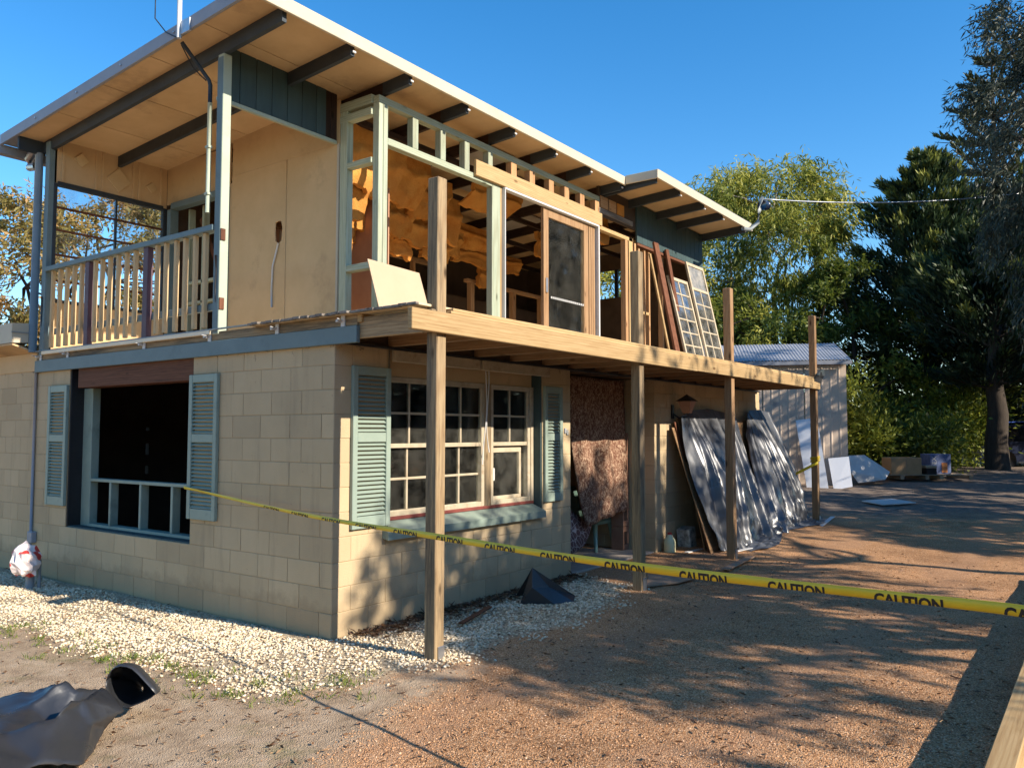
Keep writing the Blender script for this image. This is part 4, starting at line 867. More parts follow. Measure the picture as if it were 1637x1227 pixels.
# ------------------------------------------------------------------ things standing on the deck
m = MB(); m.prism([(1.26, 0.95, 3.41), (2.03, 0.95, 3.385), (2.08, 0.72, 2.608), (1.30, 0.72, 2.608)], (0, 0.009, 0.002))
tag(m.build('leaning_sheet', 'sheetboard'), 'pale tan cement sheet leaning against the corner stud on the deck', 'wall sheet')
def sash(name, x0, x1, zt, yt, yb, rows, label, mat, top=None):
    v = Vector((0, yt - yb, zt - 2.61)); L = v.length; v.normalize(); n = Vector((0, v.z, -v.y)); o = Vector((x0, yb, 2.61)); w = x1 - x0
    t = thing(name, tuple(o), label, 'window sash', 'old window sashes stood on the deck')
    def pc(nm, u0, u1, a, b_, d0, d1, mt, par):
        rot = Matrix((Vector((1, 0, 0)), n, v)).transposed().to_4x4()
        return MB().obox(o + Vector((1, 0, 0)) * (u0 + u1) / 2 + v * (a + b_) / 2 + n * (d0 + d1) / 2, (u1 - u0, d1 - d0, b_ - a), rot, min(0.003, (d1 - d0) * .3)).build(nm, mt, par)
    st = 0.05
    pc('stile', 0, st, 0, L, 0, 0.04, 'oldwhite', t); pc('stile', w - st, w, 0, L, 0, 0.04, 'oldwhite', t)
    pc('rail', st, w - st, 0, 0.08, 0.002, 0.038, 'oldwhite', t); pc('rail', st, w - st, L - 0.06, L, 0.002, 0.038, 'oldwhite', t)
    zt_ = L - 0.06
    if top:
        pc('rail', st, w - st, zt_ - top - 0.05, zt_ - top, 0.002, 0.038, 'oldwhite', t); pc('pane', st, w - st, zt_ - top, zt_, 0.018, 0.022, 'glassfrost', t); zt_ = zt_ - top - 0.05
    h = (zt_ - 0.08) / rows; wm = w / 2
    pc('muntin', wm - 0.014, wm + 0.014, 0.08, zt_, 0.006, 0.034, 'oldwhite', t)
    for r in range(rows):
        a = 0.08 + r * h
        if r: pc('muntin', st, w - st, a - 0.013, a + 0.013, 0.007, 0.033, 'oldwhite', t)
        for (u0, u1) in ((st, wm - .014), (wm + .014, w - st)): pc('pane', u0, u1, a + .013 * (r > 0), a + h - .013 * (r < rows - 1), 0.018, 0.022, mat, t)
    return t
M['glassfrost'] = glass('frosted_glass', (0.5, 0.52, 0.52), 0.8, 0.3)
M['glassrefl'] = glass('old_reflective_glass', (0.6, 0.64, 0.66), 0.22, 0.06, 1.0, 0.3)
sash('window_sash', 9.13, 9.9, 4.74, 0.99, 0.52, 6, 'old many-paned window sash with one tall frosted top pane, nearest the deck corner', 'glassrefl', 0.42)
sash('window_sash', 8.32, 9.11, 4.36, 0.96, 0.56, 7, 'old cream many-paned window sash with small clear panes, left of the frosted one', 'glassrefl')
m = MB(); m.bar((7.56, 0.40, 2.61), (7.5, 0.80, 4.74), 0.16, 0.04, up=(0, 1, 0)); tag(m.build('leaning_plank', W('rust', 'Z')), 'wide dark brown plank leaning against the window head beside the old sashes', 'plank')
m = MB(); m.bar((8.6, 0.72, 2.61), (8.3, 0.98, 4.8), 0.11, 0.035, up=(0, 1, 0)); tag(m.build('leaning_plank', W('rust', 'Z')), 'narrow dark plank poking up behind the old window sashes', 'plank')
m = MB(); m.bar((7.75, 0.62, 2.61), (7.6, 0.95, 4.6), 0.05, 0.03, up=(0, 1, 0)); tag(m.build('leaning_batten', W('new', 'Z')), 'thin pale batten propped just behind the wide dark plank', 'batten')

# ------------------------------------------------------------------ things in the entry and along the far wall
F = []
for r in range(31):
    t = r / 30; row = []
    for c in range(25):
        s = c / 24; xl = 4.24 + 0.1 * t + 0.3 * max(0, t - .4) / .6 * (t - .2); x = xl + (5.66 - xl) * s
        zb = 0.46 + 0.13 * s; z = 2.37 + (zb - 2.37) * t
        if s > 0.9 and t > 0.85: z += (s - 0.9) * (t - 0.85) * 6
        y = 0.42 - 0.05 * t + 0.018 * math.sin(s * 17 + 2 * t) * (0.3 + t) + 0.03 * fbm(s * 2, t * 2, 1.0, 5)
        row.append((x, y, z))
    F.append(row)
o = MB().grid(F).build('carpet_sheet', 'carpet'); solid(o, 0.02); tag(o, 'brown and cream speckled carpet sheet hung across the entry', 'carpet')
m = MB(); m.grid([[(3.95, 0.6, 0.75), (4.4, 0.56, 0.68), (4.93, 0.52, 0.43)], [(3.9, 0.5, 0.5), (4.4, 0.5, 0.44), (4.75, 0.46, 0.31)], [(3.85, 0.42, 0.12), (4.3, 0.4, 0.14), (4.56, 0.42, 0.2)]]); o = m.build('patterned_mat', 'crazy'); solid(o, 0.03)
tag(o, 'maroon mat with crazy-paving pattern slumped under the speckled carpet', 'mat')
ch = thing('plastic_chair', (5.45, 0.85, 0.03), 'green plastic garden chair half hidden below the speckled carpet', 'chair')
m = MB(); m.obox((5.45, 0.85, 0.45), (0.46, 0.46, 0.03), None, 0.012); m.box(5.22, 5.68, 0.615, 0.635, 0.39, 0.446, 0.006); m.build('seat', 'chairgreen', ch)
for (lx, ly, fx, fy) in ((5.25, 0.65, 5.2, 0.6), (5.65, 0.65, 5.7, 0.6), (5.25, 1.05, 5.2, 1.12), (5.65, 1.05, 5.7, 1.12)):
    m = MB(); m.tube([(lx, ly, 0.44), ((lx + fx) / 2, (ly + fy) / 2, 0.24), (fx, fy, 0.03)], [0.045, 0.034, 0.024], 6); m.build('leg', 'chairgreen', ch)
F = [[(5.25 + 0.4 * s, 1.08 + 0.12 * t + 0.05 * math.cos((s - .5) * 3), 0.46 + 0.42 * t) for s in np.linspace(0, 1, 7)] for t in np.linspace(0, 1, 6)]
solid(MB().grid(F).build('backrest', 'chairgreen', ch), 0.012)
for i in range(5):
    z = 0.03 + i * 0.325; m = MB(); x0, x1, y0, y1 = 5.6, 5.775, 0.4, 0.59
    m.box(x0, x0 + 0.03, y0, y1, z, z + 0.32); m.box(x1 - 0.045, x1, y0, y1, z, z + 0.32); m.box(x0 + 0.03, x1 - 0.045, y0 + .002, y1, z, z + 0.07); m.box(x0 + 0.03, x1 - 0.045, y0 + .002, y1, z + 0.25, z + 0.32)
    words = ['lowest', 'second lowest', 'middle', 'second highest', 'topmost']
    tag(m.build('breeze_block', 'brickbrown'), words[i] + ' hollow brown breeze block in the stack beside the carpet', 'breeze block', 'stack of hollow breeze blocks in the entry')
jg = thing('plastic_jug', (5.97, -0.12, 0.0), 'milky plastic jug with red cap on the ground by the far wall', 'jug')
prof = [(0.0, 0.0), (0.07, 0.0), (0.078, 0.02), (0.078, 0.14), (0.07, 0.18), (0.03, 0.235), (0.026, 0.25)]
m = MB(); n = 14; vs = []; fs = []
for (r, z) in prof:
    for k in range(n): th = 2 * math.pi * k / n; e = 0.82; vs.append((5.97 + r * math.copysign(abs(math.cos(th)) ** e, math.cos(th)), -0.12 + r * math.copysign(abs(math.sin(th)) ** e, math.sin(th)), z))
for i in range(len(prof) - 1):
    for k in range(n): k2 = (k + 1) % n; fs.append((i * n + k, i * n + k2, (i + 1) * n + k2, (i + 1) * n + k))
m.add(vs, fs, True); m.build('body', 'jug', jg); MB().tube([(5.97, -0.12, 0.248), (5.97, -0.12, 0.275)], 0.03, 10).build('cap', 'red', jg)
MB().tube([(6.0, -0.12, 0.235), (6.045, -0.12, 0.225), (6.05, -0.12, 0.17), (6.043, -0.12, 0.12)], 0.012, 6).build('handle', 'jug', jg)
M['splat'] = pmat('splattered_tin', (0.02, 0.02, 0.02), (0.6, 0.57, 0.5), 14, 0.7, 0.1, var=0)
m = MB(); m.obox((6.48, -0.14, 0.15), (0.22, 0.2, 0.3), Matrix.Rotation(R(-9), 4, 'Y'), 0.01); tag(m.build('paint_tin', 'splat'), 'black tin splattered with white paint behind the plastic jug', 'tin')
# coach lamp on the far wall
lp = thing('wall_lantern', (6.4, -0.12, 1.85), 'dark coach lantern fixed to the far wall above the black sheeting', 'lantern')
MB().box(6.3, 6.36, -0.03, -0.004, 1.85, 2.05).build('wall_plate', 'black', lp)
MB().tube([(6.33, -0.03, 1.92), (6.36, -0.1, 1.86), (6.42, -0.2, 1.88), (6.42, -0.2, 1.93)], 0.012, 6).build('arm', 'black', lp)
m = MB()
for (z0, r0, z1, r1) in ((1.93, 0.05, 2.1, 0.095),):
    m.add([(6.42 + r * a, -0.2 + r * b_, z) for (z, r) in ((z0, r0), (z1, r1)) for (a, b_) in ((-1, -1), (1, -1), (1, 1), (-1, 1))], [(0, 1, 5, 4), (1, 2, 6, 5), (2, 3, 7, 6), (3, 0, 4, 7), (3, 2, 1, 0)])
m.build('lamp_glass', 'innerpink', lp)
MB().add([(6.42 + 0.12 * a, -0.2 + 0.12 * b_, 2.1) for (a, b_) in ((-1, -1), (1, -1), (1, 1), (-1, 1))] + [(6.42, -0.2, 2.2)], [(0, 1, 4), (1, 2, 4), (2, 3, 4), (3, 0, 4), (3, 2, 1, 0)]).build('cap', 'black', lp)
# boards leaning under the black film
for i, (x0, x1, yb, ht, wd) in enumerate([(6.12, 8.2, -0.66, 1.72, 'brown'), (6.2, 8.25, -0.60, 1.8, 'rust'), (6.3, 9.6, -0.5, 1.85, 'brown')]):
    m = MB(); m.prism([(x0, yb, 0.0), (x1, yb, 0.0), (x1, -0.08, ht), (x0 + 0.05, -0.08, ht)], (0, 0.013, 0.004))
    tag(m.build('leaning_board', W(wd, 'X')), ['front', 'middle', 'rearmost'][i] + ' of three brown boards leaning under the black plastic sheet', 'board', 'boards leaning on the far wall')
# black builder's film draped over them
def pl(P, s):
    f = s * (len(P) - 1); i = min(int(f), len(P) - 2); return Vector(P[i]).lerp(Vector(P[i + 1]), f - i)
def drape(name, top, bot, ml, mr, nf, seed, label):
    """film hung over leaning boards: long folds from the top edge, slack belly, gathered hem"""
    NR, NC = 80, 120; F = []; nrm = Vector((0, -0.95, 0.31)); g = random.Random(seed); ph = [g.uniform(0, 6.28) for _ in range(8)]; fc_ = sorted(g.uniform(0, 1) for _ in range(nf))
    for r in range(NR + 1):
        t = r / NR; row = []
        for c in range(NC + 1):
            s = c / NC; a, d = pl(top, s), pl(bot, s); b_ = (a + d) / 2; e = abs(2 * s - 1) ** 6
            if s < .5: b_ = b_.lerp(Vector(ml), e)
            else: b_ = b_.lerp(Vector(mr), e)
            q = a * (1 - t) * (1 - 2 * t) + b_ * 4 * t * (1 - t) + d * t * (2 * t - 1)
            disp = 0
            for i, f0 in enumerate(fc_):   # each fold: a ridge that drifts and widens downwards
                cen = f0 + 0.10 * (t - .3) * math.sin(ph[i % 8]) + 0.012 * math.sin(5 * t + i); wd = 0.016 + 0.03 * t * (0.4 + (i % 3) * .4)
                u = abs(s - cen) / wd
                if u < 1: disp += (0.045 + 0.03 * (i % 2)) * (1 - u) ** 1.4 * min(1, .15 + 1.6 * t) * (1 if i % 4 else -.6)
            disp += 0.05 * fbm(s * 3 + seed, t * 1.6, 1.0, seed) + 0.10 * math.sin(math.pi * s) * math.sin(math.pi * t)
            disp += max(0, t - .55) ** 1.2 * 0.22 * abs(fbm(s * 9, t * 6, 1.0, seed + 2))
            q = q + nrm * disp
            if t > 0.93: q.z = max(q.z, 0.012 + 0.03 * abs(fbm(s * 20, t, 1, 2)))
            row.append(tuple(q))
        F.append(row)
    return tag(MB().grid(F, True).build(name, 'tarp'), label, 'plastic sheet', 'black film drapes on the far wall')
drape('builders_film', [(6.33, -0.13, 1.88), (6.79, -0.10, 1.97), (7.4, -0.09, 2.02), (8.1, -0.1, 1.97), (8.5, -0.12, 1.9)], [(6.23, -0.74, 0.05), (6.6, -0.8, 0.01), (7.1, -0.86, 0.02), (7.6, -0.8, 0.01), (8.1, -0.84, 0.01)], (6.16, -0.36, 1.15), (8.32, -0.45, 1.0), 13, 4, 'left drape of grey-black plastic film over boards by the wall lantern')
drape('builders_film', [(8.75, -0.2, 1.6), (8.95, -0.13, 1.9), (9.2, -0.1, 2.03), (9.8, -0.08, 2.06), (10.3, -0.1, 2.0)], [(7.7, -0.86, 0.03), (8.5, -0.9, 0.02), (9.1, -0.86, 0.03), (9.7, -0.82, 0.08), (10.25, -0.72, 0.13)], (8.4, -0.5, 0.9), (10.42, -0.42, 1.0), 12, 9, 'right drape of grey-black plastic film with a crumpled hem near the last post')
# crumpled tail of the film on the ground
F = []
for r in range(12):
    row = []
    for c in range(40):
        s, t = c / 39, r / 11; x = 6.6 + 3.5 * s; y = -0.78 - (0.28 + 0.12 * math.sin(9 * s)) * t
        row.append((x, y, gz(x, y) + 0.012 + 0.075 * abs(fbm(s * 14, t * 4, 1, 12)) * (1 - 0.6 * t)))
    F.append(row)
tag(MB().grid(F, False).build('film_tail', 'tarp'), 'crumpled lower hem of black plastic spread on the gravel under the draped sheet', 'plastic sheet')
for i, (a, b_, lab) in enumerate([((6.25, -0.86, 0.03), (6.75, -0.98, 0.05), 'short white plastic strip lying by the third deck post'), ((6.0, -0.35, 0.02), (6.6, -0.42, 0.03), 'white plastic strip lying on gravel beside the paint tin'), ((9.1, -1.2, 0.09), (10.3, -1.15, 0.2), 'long pale strip lying at the hem of the black plastic')]):
    m = MB(); m.bar(a, b_, 0.07, 0.012, 0.003); tag(m.build('plastic_strip', 'white'), lab, 'strip', 'strips of trim on the ground')
# folded dark flashing by the front wall
m = MB(); P = [(2.0, -0.42, 0.0), (2.15, -0.46, 0.33), (2.2, -0.68, 0.0), (2.3, -0.56, 0.13), (2.52, -0.72, 0.03), (2.24, -0.2, 0.02), (2.4, -0.78, 0.0), (2.06, -0.52, 0.16)]
m.add(P, [(0, 7, 1), (7, 3, 1), (0, 2, 7), (2, 3, 7), (1, 3, 4), (1, 4, 5), (2, 6, 3), (3, 6, 4)]); o = m.build('bent_flashing', 'blackplastic'); solid(o, 0.006)
tag(o, 'folded dark metal flashing lying on the gravel below the front window', 'flashing')
m = MB(); m.prism([(3.44, -1.03, 0.012), (3.86, -1.22, 0.012), (4.3, -1.24, 0.012), (3.98, -0.8, 0.03)], (0, 0, 0.018)); tag(m.build('ground_board', 'dirtyply'), 'dusty plywood offcut lying flat beside the second deck post', 'board')
m = MB(); m.bar((5.0, -1.3, 0.02), (6.1, -1.22, 0.03), 0.09, 0.02); tag(m.build('ground_batten', 'dirtyply'), 'thin dusty board lying in the drive between second and third posts', 'board')
m = MB(); m.bar((0.95, -0.55, 0.03), (1.55, -0.4, 0.05), 0.05, 0.015); tag(m.build('timber_offcut', W('rust', 'X')), 'red-brown timber sliver on the gravel behind the nearest post', 'offcut')

# ------------------------------------------------------------------ crumpled black sheet in the foreground
bp_ = thing('black_plastic_sheet', (-2.2, -0.4, 0), 'crumpled glossy black plastic sheet with a curled end in the foreground', 'plastic sheet')
V = {'a': (-2.46, -0.11, 0.2), 'b': (-2.33, -0.28, 0.25), 'c': (-2.24, -0.39, 0.29), 'd': (-2.21, -0.44, 0.24), 'e': (-2.04, -0.40, 0.2), 'f': (-1.97, -0.42, 0.12), 'g': (-2.0, -0.57, 0.1), 'h': (-2.05, -0.59, 0.1), 'i': (-2.11, -0.57, 0.03), 'j': (-2.26, -0.75, 0.015), 'k': (-2.40, -0.92, 0.015), 'l': (-2.63, -0.95, 0.09), 'm': (-2.9, -1.1, 0.1), 'n': (-3.1, -0.5, 0.12), 'o': (-2.9, -0.05, 0.2), 'p': (-2.69, -0.69, 0.2), 'q': (-2.60, -0.62, 0.15), 'r': (-2.44, -0.70, 0.2), 's': (-2.34, -0.65, 0.25), 't': (-2.24, -0.60, 0.22), 'u': (-2.25, -0.69, 0.11), 'w': (-2.32, -0.54, 0.1), 'x': (-2.42, -0.38, 0.19), 'y': (-2.5, 0.1, 0.02), 'z': (-2.1, -0.15, 0.015)}
K = list(V); T = ['aby', 'byz', 'bcz', 'czd', 'dze', 'ezf', 'dew', 'dcx', 'dxw', 'cbx', 'bax', 'aox', 'aoy', 'ewt', 'etg', 'efg', 'ght', 'htu', 'hiu', 'iju', 'wst', 'wsr', 'wqr', 'wxq', 'xqo', 'oqp', 'opn', 'rqp', 'rst', 'rtu', 'rul', 'ujk', 'ukl', 'rlp', 'lpm', 'mpn']
m = MB(); bmx = bmesh.new(); bv = {k: bmx.verts.new(V[k]) for k in K}
for t in T:
    try: bmx.faces.new([bv[c] for c in t])
    except ValueError: pass
bmesh.ops.recalc_face_normals(bmx, faces=bmx.faces[:]); bmesh.ops.subdivide_edges(bmx, edges=bmx.edges[:], cuts=6, use_grid_fill=True)
for v in bmx.verts:
    f1 = fbm(v.co.x, v.co.y, 3.2, 8); v.co += Vector((0.01 * fbm(v.co.y, v.co.z, 5, 3), 0.01 * f1, 0.03 * (0.25 - abs(fbm(v.co.x, v.co.y, 4.5, 5))) + 0.012 * abs(fbm(v.co.x, v.co.y, 11, 6))))
    v.co.z = max(v.co.z, 0.012)
for f in bmx.faces: f.smooth = True
me = bpy.data.meshes.new('sheet'); bmx.to_mesh(me); bmx.free()
me.vertices.foreach_set('co', (np.array([v.co[:] for v in me.vertices]) - np.array([-2.2, -0.4, 0])).astype(np.float32).ravel())
solid(link('folded_sheet', me, 'blackplastic', bp_), 0.004)
F = []   # curled end: the sheet rolled into an open funnel
LOOP = [(-.128, .058), (-.118, .09), (-.1, .117), (-.078, .132), (-.05, .14), (-.015, .136), (.02, .125), (.06, .098), (.1, .064), (.14, .03), (.178, -.004), (.13, -.036), (.078, -.062), (.035, -.08), (0, -.093), (-.045, -.09), (-.085, -.07), (-.115, -.03), (-.13, .02), (-.128, .058)]
rv, fv = Vector((.59, -.807, 0)), Vector((.807, .59, 0)); c0 = Vector((-1.915, -0.45, 0.165))
for dp_, k_, dz in ((0.0, 1.0, 0.0), (0.06, 1.03, -.004), (0.13, .95, -.01), (0.2, .75, -.02), (0.27, .4, -.05), (0.3, .1, -.08)):
    F.append([tuple(c0 + fv * (dp_ - .25 * max(0, u)) - rv * .15 * dp_ + rv * (u * k_) + Vector((0, 0, max(v * k_ + dz, -.15)))) for u, v in LOOP])
solid(MB().grid(F).build('curled_end', 'blackplastic', bp_), 0.004)

# ------------------------------------------------------------------ timber beam at the right edge, tap with bag, offcuts
for i, (y0, z0, z1, lab) in enumerate([(-4.69, 0.0, 0.105, 'lower of two long pale timber beams stacked at the right edge of the drive'), (-4.685, 0.107, 0.205, 'upper of two long pale timber beams stacked at the right edge of the drive')]):
    tag(MB().box(-0.9, 6.5, y0, y0 + 0.115, z0 - 0.01, z1, 0.005).build('timber_beam', W('new', 'X')), lab, 'timber beam', 'beams stacked beside the drive')
tp = thing('garden_tap', (-0.42, 4.25, 0), 'standpipe tap by the side wall wrapped in a red and white bag', 'tap')
MB().tube([(-0.42, 4.25, -0.02), (-0.42, 4.25, 0.3)], 0.045, 8).build('standpipe', 'pipegrey', tp); MB().tube([(-0.35, 4.2, -0.02), (-0.35, 4.2, 0.3)], 0.018, 8).build('side_pipe', 'pipegrey', tp)
vs = []; fs = []; n, k_ = 16, 10
for a in range(k_ + 1):
    ph = math.pi * a / k_
    for b_ in range(n):
        th = 2 * math.pi * b_ / n; q = Vector((math.sin(ph) * math.cos(th), math.sin(ph) * math.sin(th), math.cos(ph)))
        rr = 1 + 0.35 * fbm(q.x * 2 + q.z, q.y * 2, 1.3, 3); vs.append((-0.46 + 0.13 * q.x * rr, 4.27 + 0.15 * q.y * rr, 0.3 + 0.16 * q.z * rr + 0.05 * q.y))
for a in range(k_):
    for b_ in range(n): b2 = (b_ + 1) % n; fs.append((a * n + b_, (a + 1) * n + b_, (a + 1) * n + b2, a * n + b2))
o = MB().add(vs, fs, False).build('spotted_bag', 'bag'); tag(o, 'crumpled white plastic bag with red spots tied over the tap', 'bag')

# ------------------------------------------------------------------ caution tape
tape = thing('caution_tape', (0.1, 2.05, 1.13), 'long yellow caution tape stretched from the side window across the drive', 'caution tape')
T0, T1 = Vector((-0.05, 2.02, 1.132)), Vector((-1.183, -4.744, 1.039)); TL = (T1 - T0).length; U_ = TL / 15.56
TD = (T1 - T0).normalized(); side = TD.cross(Vector((0, 0, 1))).normalized()
def tp_pt(s):
    t = s / TL; q = T0 + TD * s; sag = 0.075 * 4 * t * (1 - t) if t < 1 else 0.0; q.z -= sag
    q.z += 0.004 * math.sin(s * 2.1); return q
def tp_w(s): return 0.026 + 0.016 * min(1, max(0, (s - 1.5) / 3.5)) + 0.003 * math.sin(s * 3.7)
def tp_up(s):
    a = 0.55 * math.exp(-s / 2.0) * math.sin(s * 4.0) + 0.10 * math.sin(s * 1.3) + 0.12
    return (Vector((0, 0, 1)) * math.cos(a) + side * math.sin(a)).normalized()
F = [[], [], []]; S_ = np.linspace(0.0, TL + 0.9, 160)
rows = [[tuple(tp_pt(s) + tp_up(s) * tp_w(s) * h) for h in (-0.5, 0.0, 0.5)] for s in S_]
o = MB().grid(rows).build('ribbon', 'yellow', tape); solid(o, 0.0012)
fc = bpy.data.curves.new('word', 'FONT'); fc.body = 'CAUTION'; fc.size = 1.0; fc.offset = 0.04; fc.resolution_u = 3; fo = bpy.data.objects.new('word', fc); COL.objects.link(fo)
wme = bpy.data.meshes.new_from_object(fo.evaluated_get(bpy.context.evaluated_depsgraph_get())); bpy.data.objects.remove(fo)
bmw = bmesh.new(); bmw.from_mesh(wme); xs = [v.co.x for v in bmw.verts]; ysx = [v.co.y for v in bmw.verts]; x0, x1, y0, y1 = min(xs), max(xs), min(ysx), max(ysx)
for v in bmw.verts: v.co.x = (v.co.x - x0) / (x1 - x0); v.co.y = (v.co.y - y0) / (y1 - y0); v.co.z = 0
bmesh.ops.bisect_plane(bmw, geom=bmw.verts[:] + bmw.edges[:] + bmw.faces[:], plane_co=(0, 0.42, 0), plane_no=(0, 1, 0), clear_inner=True)
bmesh.ops.triangulate(bmw, faces=bmw.faces[:])
bmesh.ops.subdivide_edges(bmw, edges=[e for e in bmw.edges if e.calc_length() > 0.2], cuts=1)
for k in range(-6, 8):
    s0 = (k + 9.56) * U_ ; me = bpy.data.meshes.new('caution_print'); bb = bmw.copy()
    for v in bb.verts:
        s = s0 + v.co.x * 0.56 * U_; w = tp_w(s); h = -0.5 + (v.co.y - 0.42) / 0.58 * 0.7 + 0.01
        u = tp_up(s); nn = TD.cross(u).normalized()
        camv = (Vector((CAMX, CAMY, 1.64)) - tp_pt(s)); nn = nn if nn.dot(camv) > 0 else -nn
        q = tp_pt(s) + u * (w * h) + nn * 0.0016; v.co = q - Vector((0.1, 2.05, 1.13))
    bb.to_mesh(me); bb.free(); link('caution_print', me, 'print', tape)
bmw.free()
m = MB(); rows = [[(0.14 + 0.03 * math.sin(t * 9) + dx, 2.06 + 0.05 * math.sin(t * 6), 1.13 - 0.42 * t) for dx in (-0.012, 0.012)] for t in np.linspace(0, 1, 14)]; solid(m.grid(rows).build('loose_tail', 'yellow', tape), 0.0012)
MB().tube([(0.26, 2.02, 1.14), (0.15, 2.0, 1.145), (0.05, 2.015, 1.135), (-0.05, 2.02, 1.132)], 0.009, 6).build('knot', 'yellow', tape)
st = thing('tape_stake', (-1.35, -5.66, 0), 'timber stake holding the near end of the caution tape', 'stake')
m = MB(); m.bar((-1.34, -5.68, 0), (-1.34, -5.66, 1.2), 0.045, 0.045, up=(0, 1, 0)); m.build('shaft', W('new', 'Z'), st)
kn = thing('post_tape', (9.84, -1.0, 1.15), 'loop of yellow tape tied round the farthest deck post', 'tape')
for i, z in enumerate((1.17, 1.205, 1.235)): 
    q = [(9.783, -1.062, z), (9.9, -1.062, z + 0.01), (9.9, -0.945, z), (9.783, -0.945, z - 0.01), (9.783, -1.062, z)]; MB().tube(q, 0.013, 5).build('wrap', 'yellow', kn)
rows = [[(9.78 - 0.02 * math.sin(3 * t), -1.07 + 0.42 * t * 0.9, 1.17 - 0.2 * t - dz) for dz in (0, 0.05)] for t in np.linspace(0, 1, 8)]; solid(MB().grid(rows).build('loose_tail', 'yellow', kn), 0.0015)

# ------------------------------------------------------------------ shed and the things by it
sh = thing('garden_shed', (15.55, -0.14, 0.42), 'grey metal garden shed with corrugated roof behind the far deck post', 'shed')
r0 = Vector((15.55, -0.14, 0.3)); dl = Vector((-0.42, 0.907, 0)); dp = Vector((0.907, 0.42, 0)); UPV = Vector((0, 0, 1))
def rib_sheet(o, u, w, h, nrm_, pitch=0.19, amp=0.009):
    n = int(w / pitch); P0 = []; P1 = []
    for i in range(n):
        for f, a in ((0.0, 0), (0.72, 0), (0.8, amp), (0.92, amp)):
            q = o + u * (i + f) * pitch + nrm_ * a; P0.append(tuple(q)); P1.append(tuple(q + h))
    return [P0, P1]
for i in range(5): MB().grid(rib_sheet(r0 + dl * 0.95 * i, dl, 0.951, UPV * 3.02, -dp), False).build('cladding_sheet', 'shed', sh)
for i in range(4): MB().grid(rib_sheet(r0 + dp * 0.95 * i, dp, 0.951, UPV * 3.02, -dl), False).build('cladding_sheet', 'shed', sh)
ridge = r0 + dp * 1.9 + UPV * 3.62
def roofside(sgn):
    P0 = []; P1 = []
    o = r0 - dl * 0.1 + UPV * 3.06 + (-dp * 0.12 if sgn > 0 else dp * 3.92); rd = r0 - dl * 0.1 + dp * 1.9 + UPV * 3.66
    for i in range(0, 260):
        a = 0.012 * math.sin(i * math.pi / 2); P0.append(tuple(o + dl * i * 0.019 + UPV * a)); P1.append(tuple(rd + dl * i * 0.019 + UPV * a))
    return [P0, P1]
for sg in (1, -1): MB().grid(roofside(sg), True).build('roof_sheet', 'shedroof', sh)
m = MB(); m.prism([tuple(r0 + UPV * 3.02), tuple(r0 + dp * 3.8 + UPV * 3.02), tuple(ridge)], tuple(dl * 0.01)); m.build('gable', 'shed', sh)
a = r0 - dp * 0.16 - dl * 0.1 + UPV * 2.99; m = MB(); m.bar(tuple(a), tuple(a + dl * 4.9), 0.1, 0.09); m.build('gutter', 'greymetal', sh)
def slabq(name, P, th, mat, par=None):
    a, b_, c, d = (Vector(q) for q in P); n = (b_ - a).cross(d - a).normalized() * th
    return MB().prism([a, b_, c, d], n).build(name, mat, par)
bn = thing('sink_bench', (14.58, 0.29, 0.3), 'white kitchen bench top with cut sink leaning upright against the shed', 'bench top')
slabq('top', [(14.684, 0.787, 1.936), (14.818, 0.343, 1.991), (14.643, 0.069, 0.366), (14.517, 0.503, 0.298)], -0.04, 'enamel', bn)
A = Vector((14.684, 0.787, 1.936)); B = Vector((14.818, 0.343, 1.991)); Cc = Vector((14.643, 0.069, 0.366)); Dd = Vector((14.517, 0.503, 0.298))
def bl(u, v, off=0):
    n = (B - A).cross(Dd - A).normalized(); return A.lerp(B, u).lerp(Dd.lerp(Cc, u), v) + n * off
m = MB(); m.prism([bl(.28, .24, .004), bl(.98, .24, .004), bl(.98, .44, .004), bl(.28, .44, .004)], (bl(0, 0, .004) - bl(0, 0))); m.build('sink_bowl', 'steel', bn)
m = MB(); m.prism([bl(.26, .225, .006), bl(.98, .225, .006), bl(.98, .25, .006), bl(.26, .25, .006)], (bl(0, 0, .012) - bl(0, 0))); m.build('sink_rim', 'pipegrey', bn)
cc = bl(.62, .33, .010); m = MB(); m.prism([cc + (bl(.62 + .11 * math.cos(t), .33 + .028 * math.sin(t), .01) - cc) for t in np.linspace(0, 2 * math.pi, 12, endpoint=False)], (bl(0, 0, .004) - bl(0, 0))); m.build('drain', 'black', bn)
vn = thing('vanity_basin', (14.73, -0.2, 0.35), 'white vanity top with oval basin leaning beside the kitchen bench', 'vanity')
A, B, Cc, Dd = Vector((14.86, 0.125, 1.061)), Vector((14.978, -0.296, 1.109)), Vector((14.797, -0.405, 0.446)), Vector((14.658, -0.036, 0.355))
slabq('top', [A, B, Cc, Dd], -0.03, 'enamel', vn)
F = [[tuple(bl(.55 + .3 * rr * math.cos(t), .5 + .34 * rr * math.sin(t), -.0 + [0.012, 0.016, -0.01, -0.02][i])) for t in np.linspace(0, 2 * math.pi, 21)] for i, rr in enumerate((1.06, 1.0, 0.86, 0.05))]; MB().grid(F).build('basin', 'enamel', vn)
F = [[tuple(bl(.55 + .3 * rr * math.cos(t), .5 + .34 * rr * math.sin(t), .018)) for t in np.linspace(0, 2 * math.pi, 21)] for rr in (1.0, 0.93)]; MB().grid(F).build('basin_lip', 'greymetal', vn)
for (u, v) in ((.22, .42), (.3, .5), (.22, .62)): MB().tube([bl(u, v, .005), bl(u, v, .05), bl(u + .1, v, .05)], 0.012, 6).build('tap', 'steel', vn)
